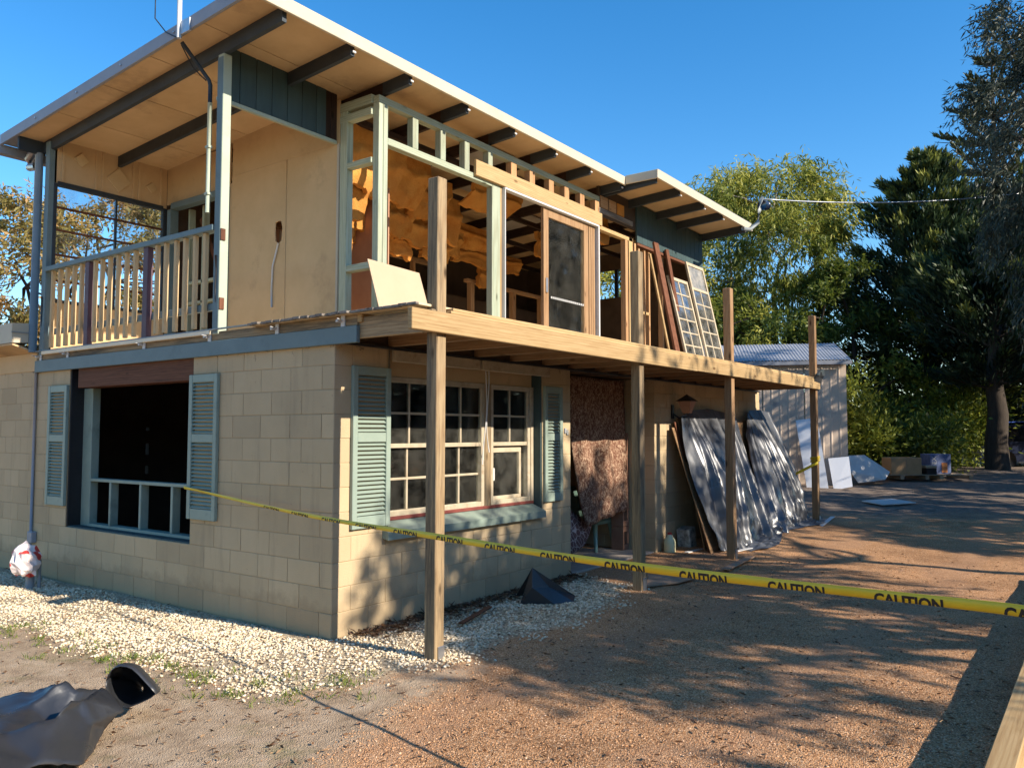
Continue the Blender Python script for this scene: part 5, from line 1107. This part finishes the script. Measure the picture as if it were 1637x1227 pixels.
m = MB(); P = [(15.557, -0.155, 1.122), (15.984, -0.402, 1.131), (16.794, -0.789, 0.715), (16.079, -0.822, 0.56), (15.499, -0.364, 0.50), (15.371, -0.206, 0.781)]; m.prism(P, (0.02, 0.01, 0.0)); o = m.build('broken_sheet', 'white'); tag(o, 'torn white wall sheet propped at the shed corner', 'wall sheet')
m = MB(); m.box(15.72, 15.8, -0.62, -0.5, 0.66, 0.75, 0.003)
pa = thing('pallet', (17.35, -1.5, 0.5), 'low timber pallet on the ground carrying the cartons', 'pallet')
du = Vector((1.3, -1.79, 0)).normalized(); dv = Vector((0.81, 0.587, 0)); o0 = Vector((16.69, -0.62, 0.5))
def pbar(nm, a, b_, w, h, z): MB().bar(tuple(o0 + du * a[0] + dv * a[1] + UPV * z), tuple(o0 + du * b_[0] + dv * b_[1] + UPV * z), w, h).build(nm, 'pallet', pa)
for v in (0.05, 0.3, 0.55, 0.8, 1.0): pbar('top_slat', (0, v), (2.2, v), 0.1, 0.022, 0.135)
for u in (0.5, 1.1, 1.45, 2.15):
    pbar('bearer', (u, 0), (u, 1.05), 0.09, 0.09, 0.075)
def carton(name, u0, u1, v0, v1, z0, z1, mat, label, cat='box'):
    t = thing(name, tuple(o0 + du * u0 + dv * v0 + UPV * z0), label, cat, None)
    rot = Matrix((du, dv, UPV)).transposed().to_4x4()
    MB().obox(o0 + du * (u0 + u1) / 2 + dv * (v0 + v1) / 2 + UPV * (z0 + z1) / 2, (u1 - u0, v1 - v0, z1 - z0), rot, 0.006).build('body', mat, t); return t, rot
t, rot = carton('cardboard_box', 0.28, 1.02, 0.1, 0.6, 0.146, 0.55, 'carton', 'plain brown cardboard box standing on the pallet')
MB().obox(o0 + du * 0.65 + dv * 0.098 + UPV * 0.35, (0.012, 0.008, 0.4), rot, 0.002).build('corner_crease', 'dirtyply', t)
t, rot = carton('printed_carton', 1.36, 1.86, 0.35, 0.85, 0.146, 0.63, 'bluebox', 'printed blue and orange carton with white lettering at the right of the pallet')
MB().obox(o0 + du * 1.7 + dv * 0.347 + UPV * 0.3, (0.14, 0.006, 0.24), rot, 0.001).build('orange_patch', 'orange', t)
fc = bpy.data.curves.new('ex', 'FONT'); fc.body = 'EX'; fc.size = 0.16; fo = bpy.data.objects.new('ex', fc); COL.objects.link(fo)
me = bpy.data.meshes.new_from_object(fo.evaluated_get(bpy.context.evaluated_depsgraph_get())); bpy.data.objects.remove(fo)
Rm = Matrix((UPV, -du, -dv)).transposed(); base = o0 + du * 1.5 + dv * 0.343 + UPV * 0.38
for v in me.vertices: v.co = (Rm @ v.co) + base - Vector(ORG[t.name])
me.materials.clear(); link('lettering', me, 'white', t)
t, rot = carton('open_tray', 1.1, 1.36, 0.05, 0.35, 0.3, 0.36, 'pallet', 'flat pale tray resting beside the printed carton'); MB().obox(o0 + du * 1.24 + dv * 0.2 + UPV * 0.22, (0.24, 0.28, 0.15), rot, 0.004).build('base', 'black', t)
tag(slabq('white_panel', [(12.6, -1.1, gz(12.6, -1.1) + .03), (12.3, -1.55, gz(12.3, -1.5) + .03), (13.0, -2.0, gz(13, -2) + .03), (13.3, -1.5, gz(13.3, -1.5) + .03)], 0.02, 'white'), 'flat white panel lying on the far drive past the last post', 'panel')
# dark vehicle under the trees at the right edge
vh = thing('parked_van', (24.6, -3.6, 0.5), 'dark blue van parked in the shade under the trees', 'van')
vx = Vector((0.6, -0.8, 0)); vy = Vector((0.8, 0.6, 0)); vo = Vector((23.2, -2.0, 0.55)); vr = Matrix((vx, vy, UPV)).transposed().to_4x4()
prof = [(0, 0.25), (0, 0.8), (0.15, 0.95), (0.75, 1.35), (3.9, 1.4), (4.0, 0.9), (4.0, 0.25)]
m = MB(); m.prism([vo + vx * a + UPV * z for a, z in prof], vy * 1.7); m.build('body', 'carpaint', vh)
for a0, a1 in ((0.75, 1.6), (1.7, 2.7), (2.8, 3.7)): MB().prism([vo + vx * (a0 + .05) + UPV * .85 - vy * .004, vo + vx * a1 + UPV * .85 - vy * .004, vo + vx * a1 + UPV * 1.25 - vy * .004, vo + vx * (a0 + .15) + UPV * 1.25 - vy * .004], -vy * 0.003).build('side_window', 'glass', vh)
for a in (0.75, 3.2): MB().tube([vo + vx * a + UPV * .28 - vy * .02, vo + vx * a + UPV * .28 + vy * .2], 0.3, 16).build('wheel', 'black', vh)
MB().prism([vo + vx * .7 + UPV * 1.405, vo + vx * 3.9 + UPV * 1.455, vo + vx * 3.9 + UPV * 1.455 + vy * 1.6, vo + vx * .7 + UPV * 1.405 + vy * 1.6], UPV * 0.03).build('blue_roof', 'bluetop', vh) if 'bluetop' in M else None

# ------------------------------------------------------------------ gravel, litter, grass (uncountable: stuff)
ICO = None
def ico_template(seed):
    g = np.random.default_rng(seed); bm = bmesh.new(); bmesh.ops.create_icosphere(bm, subdivisions=1, radius=1.0)
    V = np.array([v.co[:] for v in bm.verts]); Fc = np.array([[v.index for v in f.verts] for f in bm.faces]); bm.free()
    V = V * (1 + 0.28 * g.standard_normal((len(V), 1))) ; return V, Fc
def scatter_stones(name, pts, sizes, tones, mat, label, flat=0.55):
    g = np.random.default_rng(5); Vs, Fs, Ts = [], [], []; off = 0; nt_ = 6
    tm = [ico_template(i) for i in range(nt_)]; which = g.integers(0, nt_, len(pts))
    for k in range(nt_):
        ix = np.where(which == k)[0]; V, Fc = tm[k]; n = len(ix)
        if n == 0: continue
        th = g.uniform(0, 2 * np.pi, n); sc3 = np.stack([sizes[ix] * g.uniform(.8, 1.35, n), sizes[ix] * g.uniform(.65, 1.0, n), sizes[ix] * g.uniform(flat * .7, flat * 1.3, n)], 1)
        P = V[None] * sc3[:, None, :]; c, s = np.cos(th)[:, None], np.sin(th)[:, None]
        X = P[..., 0] * c - P[..., 1] * s; Y = P[..., 0] * s + P[..., 1] * c; tilt = g.uniform(-.5, .5, n)[:, None]; Z = P[..., 2] + X * np.sin(tilt) * .6
        Q = np.stack([X, Y, Z], -1) + pts[ix][:, None, :]
        Vs.append(Q.reshape(-1, 3)); Fs.append((Fc[None] + (np.arange(n) * len(V))[:, None, None] + off).reshape(-1, 3)); Ts.append(np.repeat(tones[ix], len(V))); off += n * len(V)
    me = bpy.data.meshes.new(name); np_mesh(me, np.concatenate(Vs), np.concatenate(Fs), 3)
    at = me.attributes.new('tone', 'FLOAT', 'POINT'); at.data.foreach_set('value', np.concatenate(Ts).astype(np.float32))
    o = link(name, me, mat); return tag(o, label, 'gravel', kind='stuff')
def ground_z(x, y): return np.array([gzs(a, b_) for a, b_ in zip(x, y)])
n = 105000
px_, py_ = nrg.uniform(-1.7, 3.9, n), nrg.uniform(-1.6, 5.6, n)
sd_ = poly_sd(px_, py_, GRAVEL); wob = np.array([0.22 * fbm(a, b_, 2.2, 21) for a, b_ in zip(px_, py_)])
prob = np.clip(0.5 - (sd_ + wob) / 0.5, 0.0, 1) ** 1.5 * np.clip(0.75 + np.array([0.9 * fbm(a, b_, 1.3, 31) for a, b_ in zip(px_, py_)]), .35, 1); keep = (nrg.uniform(0, 1, n) < prob) & ~((px_ > -0.02) & (py_ > -0.02))
px_, py_ = px_[keep], py_[keep]
# bare soil strip right at the foot of the side wall
keep = ~((px_ > -0.10 - 0.05 * np.sin(py_ * 5)) & (py_ > 0.15)); px_, py_ = px_[keep], py_[keep]
sz = 0.0065 + 0.011 * nrg.beta(1.6, 2.4, len(px_)); pz = ground_z(px_, py_) + sz * 0.25 + nrg.uniform(0, 0.006, len(px_))
scatter_stones('cream_gravel', np.stack([px_, py_, pz], 1), sz, nrg.beta(1.9, 1.7, len(px_)), 'whitestone', 'pale cream pebbles spread along the foot of the walls')
n = 70000
u1, u2 = nrg.uniform(0, 1, n), nrg.uniform(-0.62, 0.72, n); dist = 3.3 + 8.0 * u1 ** 1.5
az = R(36.145) - u2 * 0.95; px_, py_ = CAMX + dist * np.cos(az) / np.cos(u2 * .3), CAMY + dist * np.sin(az) / np.cos(u2 * .3)
sdg, sdd = poly_sd(px_, py_, GRAVEL), poly_sd(px_, py_, DIRT)
keep = (sdg > 0.05) & ((sdd > -0.1) | (nrg.uniform(0, 1, n) < 0.03)) & (py_ < -0.05) ; px_, py_ = px_[keep], py_[keep]
sz = 0.003 + 0.0065 * nrg.beta(1.1, 4.5, len(px_)); pz = ground_z(px_, py_) + sz * 0.3
scatter_stones('red_gravel', np.stack([px_, py_, pz], 1), sz, nrg.beta(2.2, 2.0, len(px_)), 'redstone', 'loose reddish crushed gravel on the driveway')

def kites(name, base, direc, L, Wd, tone, mat, parent=None, bend=0.0, org=(0, 0, 0), rng=nrg):
    """many small leaf faces: base points, directions, lengths, widths"""
    n = len(base); direc = direc / (np.linalg.norm(direc, axis=1, keepdims=True) + 1e-9)
    r = rng.standard_normal((n, 3)); sd = np.cross(direc, r); sd /= (np.linalg.norm(sd, axis=1, keepdims=True) + 1e-9)
    nm = np.cross(sd, direc); L = L[:, None]; Wd = Wd[:, None]
    a = base; m1 = base + direc * L * 0.45 + sd * Wd * 0.5 + nm * bend * L; m2 = base + direc * L * 0.45 - sd * Wd * 0.5 + nm * bend * L; t = base + direc * L
    V = np.stack([a, m1, t, m2], 1).reshape(-1, 3) - np.array(org); Fq = np.arange(n * 4).reshape(n, 4)
    me = bpy.data.meshes.new(name); np_mesh(me, V, Fq, 4)
    at = me.attributes.new('tone', 'FLOAT', 'POINT'); at.data.foreach_set('value', np.repeat(np.clip(tone, 0, 1), 4).astype(np.float32))
    return link(name, me, mat, parent)
# leaf litter
n = 5200; dist = 3.4 + 9 * nrg.uniform(0, 1, n) ** 1.3; u2 = nrg.uniform(-0.6, 0.7, n); az = R(36.145) - u2 * .95
x, y = CAMX + dist * np.cos(az), CAMY + dist * np.sin(az); k = ~((y > -0.03) & (x > -0.03)); x, y = x[k], y[k]
b_ = np.stack([x, y, ground_z(x, y) + 0.012], 1); d = np.stack([nrg.standard_normal(len(x)), nrg.standard_normal(len(x)), nrg.uniform(-.1, .22, len(x))], 1)
tag(kites('leaf_litter', b_, d, nrg.uniform(.02, .06, len(x)), nrg.uniform(.005, .016, len(x)), nrg.beta(1.4, 1.8, len(x)), 'litter', bend=.08), 'dry leaves and bark flakes scattered over the ground', 'leaf litter', kind='stuff')
x = nrg.uniform(0.2, 3.6, 1500); y = -np.abs(nrg.normal(0, 0.12, 1500)) - 0.03; b_ = np.stack([x, y, ground_z(x, y) + .02], 1); d = np.stack([nrg.standard_normal(1500), nrg.standard_normal(1500), nrg.uniform(-.1, .3, 1500)], 1)
tag(kites('wall_litter', b_, d, nrg.uniform(.03, .1, 1500), nrg.uniform(.008, .025, 1500), nrg.beta(1.2, 2, 1500), 'litter', bend=.08), 'bark and dry leaves blown against the foot of the front wall', 'leaf litter', kind='stuff')
bs, ds, Ls = [], [], []
for i in range(70):
    s = nrg.uniform(0, 1); e = GRAVEL[1:9]; f = s * (len(e) - 1); j = min(int(f), len(e) - 2); cx = e[j][0] + (e[j + 1][0] - e[j][0]) * (f - j) + nrg.normal(-.08, .16); cy = e[j][1] + (e[j + 1][1] - e[j][1]) * (f - j) + nrg.normal(-.05, .14)
    k = nrg.integers(8, 34)
    for _ in range(k): 
        xx, yy = cx + nrg.normal(0, .035), cy + nrg.normal(0, .035); bs.append((xx, yy, gzs(xx, yy))); ds.append((nrg.normal(0, .6), nrg.normal(0, .6), 1)); Ls.append(nrg.uniform(.02, .07))
tag(kites('grass', np.array(bs), np.array(ds), np.array(Ls), np.full(len(bs), .006), nrg.uniform(0, 1, len(bs)), 'grassleaf', bend=.12), 'small tufts of grass along the edge of the pebbles', 'grass', kind='stuff')

# ------------------------------------------------------------------ trees
def limb(m, p0, p1, r0, r1, wob=0.15, n=6, rg=rnd):
    p0, p1 = Vector(p0), Vector(p1); L = (p1 - p0).length; pts = []
    for i in range(n + 1):
        t = i / n; q = p0.lerp(p1, t)
        if 0 < i < n: q += Vector((rg.uniform(-1, 1), rg.uniform(-1, 1), rg.uniform(-.5, .5))) * wob * L * .25
        pts.append(q)
    m.tube(pts, [r0 + (r1 - r0) * i / n for i in range(n + 1)], 7); return pts
def gum(name, label, base, H, rad, zlo, nclust, nleaf, leafL, leafW, mat, bark, seed, weep=1.0, tone0=0.5, cat='tree', group=None, trunkr=0.2, squash=1.0, off=(0, 0), sparse=0.0):
    g = np.random.default_rng(seed); rg = random.Random(seed); bx, by = base; bz = gz(bx, by) - .1
    t = thing(name, (bx, by, bz), label, cat, group); m = MB()
    fork = Vector((bx + off[0] * .35 + rg.uniform(-.3, .3), by + off[1] * .35 + rg.uniform(-.3, .3), bz + zlo * .8)); limb(m, (bx, by, bz), fork, trunkr, trunkr * .75)
    C, Sz = [], []
    zc0 = (zlo + H) / 2
    while len(C) < nclust:
        q = g.uniform(-1, 1, 3); r2 = (q ** 2).sum()
        if r2 > 1 or r2 < 0.12: continue
        c = np.array([bx + off[0] + q[0] * rad, by + off[1] + q[1] * rad * squash, bz + zc0 + q[2] * (H - zlo) / 2]); 
        if sparse and fbm(c[0], c[2], .45, seed) < sparse - .5: continue
        C.append(c); Sz.append(g.uniform(.55, 1.1))
    C = np.array(C); order = np.argsort(C[:, 2])
    nl = 7
    ends = []
    for k in range(nl):
        ci = order[int((k + .5) / nl * nclust)]; e = Vector(C[ci]); pts = limb(m, fork, e, trunkr * .5, .03, .35, 7, rg); ends.append(pts)
    for ci in range(0, nclust, 2):
        e = Vector(C[ci]); best = min((q for pts in ends for q in pts[2:]), key=lambda q: (q - e).length); limb(m, best, e, .035, .012, .2, 4, rg)
    m.build('trunk', bark, t)
    per = nleaf // nclust; B, Dd_, To = [], [], []
    for c, s in zip(C, Sz):
        nst = max(6, per // 9); so_ = g.normal(0, 1, (nst, 3)) * np.array([.42, .42, .26]) * s * rad * .28; ct = g.normal(0, .16)
        for q in so_:
            k = per // nst; tt = np.sort(g.uniform(0, 1, k)); ln = g.uniform(.5, 1.3) * weep * s; out = (c + q - np.array([bx + off[0], by + off[1], bz + zc0])); out = out / (np.linalg.norm(out) + 1e-6)
            P = c + q + out[None] * tt[:, None] * ln * .35 + np.array([0, 0, -1.0])[None] * (tt[:, None] ** 1.5) * ln + g.normal(0, .05, (k, 3))
            D = np.array([0, 0, -1.0])[None] * weep + out[None] * .5 + g.normal(0, .55, (k, 3)); B.append(P); Dd_.append(D); To.append(tone0 + ct + g.normal(0, .16, k) + .12 * q[2])
    B = np.concatenate(B); n = len(B)
    kites('crown', B, np.concatenate(Dd_), g.uniform(.6, 1.3, n) * leafL, g.uniform(.7, 1.3, n) * leafW, np.concatenate(To), mat, t, .06, (bx, by, bz), g); return t
def cypress(name, label, base, H, rad, z0, nb, nsp, seed, mat='cypleaf', tone0=.32, group=None):
    g = np.random.default_rng(seed); bx, by = base; bz = gz(bx, by) - .1; t = thing(name, (bx, by, bz), label, 'tree', group); m = MB()
    limb(m, (bx, by, bz), (bx, by, bz + H * .93), .34, .04, .03, 8, random.Random(seed)); B, D, To = [], [], []
    for i in range(nb):
        h = z0 + (H - z0) * (i + g.uniform(0, 1)) / nb; f = (h - z0) / (H - z0); az = g.uniform(0, 2 * np.pi)
        r = rad * (np.clip(f * 5, .55, 1)) * (1 - f ** 1.6) ** .8 * g.uniform(.62, 1.18) + .15; up = g.uniform(.05, .55) + .5 * f
        d = np.array([np.cos(az), np.sin(az), up]); d /= np.linalg.norm(d)
        e = np.array([bx, by, bz + h]) + d * r
        if i % 3 == 0: m.tube([(bx, by, bz + h), tuple(e)], [.045, .012], 5)
        k = int(nsp / nb * (.5 + r / rad)); tt = g.uniform(.25, 1, k) ** .7; sp = (.06 + .26 * (1 - tt))[:, None] * r * .55
        P = np.array([bx, by, bz + h]) + d[None] * (r * tt)[:, None] + g.normal(0, 1, (k, 3)) * sp * np.array([1, 1, .55])
        P[:, 2] += .16 * r * tt ** 2 * (1 - f); B.append(P); D.append(d[None] * 1.0 + np.array([0, 0, .55]) + g.normal(0, .42, (k, 3))); To.append(tone0 - .25 + .62 * (tt ** 5) * g.uniform(.2, 1.1) + g.normal(0, .1, k) + .18 * f)  # tips and crown top: own yellow-green, with a sunlit look painted into the tone
    m.build('trunk', 'bark', t); B = np.concatenate(B); n = len(B)
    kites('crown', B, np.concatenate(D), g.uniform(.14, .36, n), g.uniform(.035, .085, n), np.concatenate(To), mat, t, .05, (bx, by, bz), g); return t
def norfolk(name, label, base, H, rad, seed):
    g = np.random.default_rng(seed); bx, by = base; bz = 0.5; t = thing(name, (bx, by, bz), label, 'tree'); m = MB(); limb(m, (bx, by, bz), (bx, by, bz + H), .4, .05, .0, 8); B, D, To = [], [], []
    z = H * .45
    while z < H - .3:
        f = (z - H * .45) / (H * .55); r = rad * (1 - f) ** .75 + .3
        for k in range(6):
            az = 2 * np.pi * k / 6 + z * 2.1; d = np.array([np.cos(az), np.sin(az), .1 + .25 * f]); sdv = np.array([-np.sin(az), np.cos(az), 0])
            m.tube([(bx, by, bz + z), tuple(np.array([bx, by, bz + z]) + d * r)], [.05, .015], 5); n = int(330 * r / rad) + 60; tt = g.uniform(.12, 1, n); w = .62 * np.sin(np.pi * np.clip(tt, 0, .96)) ** .6 * (r / rad) * .9
            sg = g.uniform(-1, 1, n); P = np.array([bx, by, bz + z])[None] + d[None] * (r * tt)[:, None] + sdv[None] * (sg * w)[:, None]; P[:, 2] += .1 * np.abs(sg) * w + .10 * tt ** 2 * r
            B.append(P); D.append(d[None] * .7 + sdv[None] * np.sign(sg)[:, None] * .5 + np.array([0, 0, .9]) + g.normal(0, .2, (n, 3))); To.append(.4 + .3 * tt + g.normal(0, .12, n))
        z += 1.75 - .5 * f
    m.build('trunk', 'bark', t); B = np.concatenate(B); n = len(B); kites('crown', B, np.concatenate(D), g.uniform(.25, .5, n), g.uniform(.06, .11, n), np.concatenate(To), 'norfleaf', t, .04, (bx, by, bz), g)
def bush(name, label, base, rx, rz, n, seed, tone0=.5, mat='shrubleaf', L=.14, W_=.06, group='shrubs under the trees beside the shed'):
    g = np.random.default_rng(seed); bx, by = base; bz = gz(bx, by) - .05; t = thing(name, (bx, by, bz), label, 'shrub', group); m = MB(); nc_ = 16
    c = g.normal(0, .42, (nc_, 3)) * np.array([rx, rx, rz * .5]) + np.array([bx, by, bz + rz * .5]); c[:, 2] = np.maximum(c[:, 2], bz + .15)
    for q in c[:8]: m.tube([(bx, by, bz), ((bx + q[0]) / 2 + .05, (by + q[1]) / 2, bz + (q[2] - bz) * .6), tuple(q)], [.03, .02, .008], 5)
    m.build('stem', 'bark', t); w = g.integers(0, nc_, n); ct = g.normal(0, .14, nc_); q = g.normal(0, 1, (n, 3)) * np.array([.24 * rx, .24 * rx, .15 * rz]); P = c[w] + q; P[:, 2] = np.maximum(P[:, 2], bz + .02)
    kites('crown', P, q + g.normal(0, .3, (n, 3)) + np.array([0, 0, .12]), g.uniform(.6, 1.4, n) * L, g.uniform(.6, 1.4, n) * W_, tone0 + ct[w] + g.normal(0, .14, n), mat, t, .08, (bx, by, bz), g); return t
GB = 'trees behind the house and shed'
gum('gum_tree', 'tall weeping gum tree with yellow-green leaves behind the shed roof', (25.0, 4.9), 11.7, 3.3, 3.4, 84, 46000, .27, .05, 'gumleaf', 'palebark', 3, 1.0, .62, group=GB, sparse=.26)
cypress('cypress_tree', 'broad dark cypress with yellowish tips standing between gum and right edge', (25.4, -0.4), 10.3, 4.0, .4, 230, 64000, 5, tone0=.42, group=GB)
cypress('cypress_tree', 'cypress with a bare lower trunk beside the dark van', (22.0, -2.55), 7.0, 2.6, 2.3, 110, 26000, 6, tone0=.3, group=GB)
cypress('cypress_tree', 'tall cypress farthest right behind the hanging eucalypt', (28.0, -3.6), 10.5, 3.4, .5, 160, 36000, 9, tone0=.34, group=GB)
norfolk('norfolk_pine', 'Norfolk pine with flat tiered branches rising behind the cypress', (43.0, -0.9), 20.5, 4.6, 4)
gum('hanging_eucalypt', 'grey-leaved eucalypt with hanging branches at the right edge', (14.6, -7.0), 11.8, 1.8, 2.2, 84, 42000, .16, .028, 'eucleaf', 'bark', 8, .9, .45, group=GB, trunkr=.13, off=(-1.1, 2.2))
gum('olive_gum', 'thin olive-brown gum left of the house beyond the porch post', (4.6, 19.3), 7.6, 2.6, 1.2, 64, 22000, .19, .055, 'oliveleaf', 'bark', 12, .5, .55, group=GB, sparse=.22)
gum('olive_gum', 'olive gum seen through the louvre window at the end of the porch', (7.6, 17.6), 8.9, 3.0, 1.2, 70, 24000, .19, .055, 'oliveleaf', 'bark', 13, .5, .6, group=GB, sparse=.22)
gum('yellow_gum', 'yellow-green tree seen through the far window of the upper floor', (20.4, 8.2), 9.0, 3.0, 1.5, 56, 18000, .22, .06, 'gumleaf', 'bark', 14, .6, .75, group=GB)
gum('background_tree', 'dark leafy tree filling the gap below the weeping gum', (21.5, 4.0), 5.8, 2.6, .4, 50, 18000, .18, .06, 'gumleaf', 'bark', 15, .5, .3, group=GB)
gum('background_tree', 'dark leafy tree between the shed roof and the broad cypress', (23.0, 1.7), 6.8, 2.5, .4, 50, 18000, .18, .06, 'gumleaf', 'bark', 16, .5, .22, group=GB)
gum('background_tree', 'dark tree at the right edge above the van', (24.5, -4.6), 8.5, 2.8, 1.9, 44, 16000, .2, .06, 'eucleaf', 'bark', 17, .6, .4, group=GB)
for i, (b0, rx, rz, n, t0, lab) in enumerate([((18.6, 0.6), 1.2, 2.3, 6500, .75, 'bright yellow-green shrub at the shed corner'), ((19.9, -0.2), 1.3, 1.9, 6500, .5, 'olive shrub behind the torn white sheet'), ((20.4, -1.1), 1.1, 1.6, 6000, .62, 'green shrub behind the cartons'), ((22.6, -1.0), 1.5, 2.6, 7000, .66, 'sunlit tall shrub left of the bare cypress trunk'), ((26.5, -1.2), 2.2, 3.4, 8000, .35, 'dark shrub deep under the broad cypress'), ((27.5, -5.0), 2.6, 3.2, 8000, .6, 'leafy shrub behind the dark van')]):
    bush('shrub', lab, b0, rx, rz, n, 30 + i, t0)
# shade trees across the drive (they throw the dappled shade on the drive and lower wall)
SG = 'shade trees across the drive'
gum('shade_gum', 'gum tree across the drive casting the nearest dappled shade', (3.9, -11.1), 7.35, 3.0, 4.25, 56, 14000, .26, .07, 'eucleaf', 'palebark', 21, .5, .5, group=SG, trunkr=.16, squash=.57)
gum('shade_gum', 'thin gum across the drive speckling the deck beam with shade', (7.4, -11.3), 8.4, 4.4, 6.6, 36, 4200, .26, .07, 'eucleaf', 'palebark', 22, .5, .5, group=SG, trunkr=.13, squash=.25)
gum('shade_gum', 'gum tree across the drive striping the far drive with shade', (12.2, -11.6), 6.8, 3.0, 4.4, 44, 7000, .26, .07, 'eucleaf', 'palebark', 25, .5, .5, group=SG, trunkr=.16, squash=.55)
gum('shade_gum', 'gum tree across the drive shading the shed', (15.6, -7.9), 9.2, 3.2, 3.6, 40, 4500, .26, .08, 'eucleaf', 'palebark', 23, .6, .5, group=SG, trunkr=.2, squash=.6)
gum('shade_gum', 'gum tree across the drive shading the pallet and far trees', (19.4, -9.7), 7.9, 3.6, 3.2, 50, 10000, .28, .09, 'eucleaf', 'palebark', 24, .6, .5, group=SG, trunkr=.2, squash=.6)
for i, (x, y) in enumerate([(-16, -17), (-8.5, -18), (-1, -17.5), (6.5, -18), (14, -18), (22, -17)]):  # unseen bushes added to darken what the window panes reflect
    bush('reflection_bush', ['leftmost', 'second', 'third', 'fourth', 'fifth', 'last'][i] + ' unseen dark bush added behind the camera for the window reflections', (x, y), 4.6, 5.0, 5000, 60 + i, .3, 'eucleaf', .5, .25, group='unseen bushes added for the window reflections')
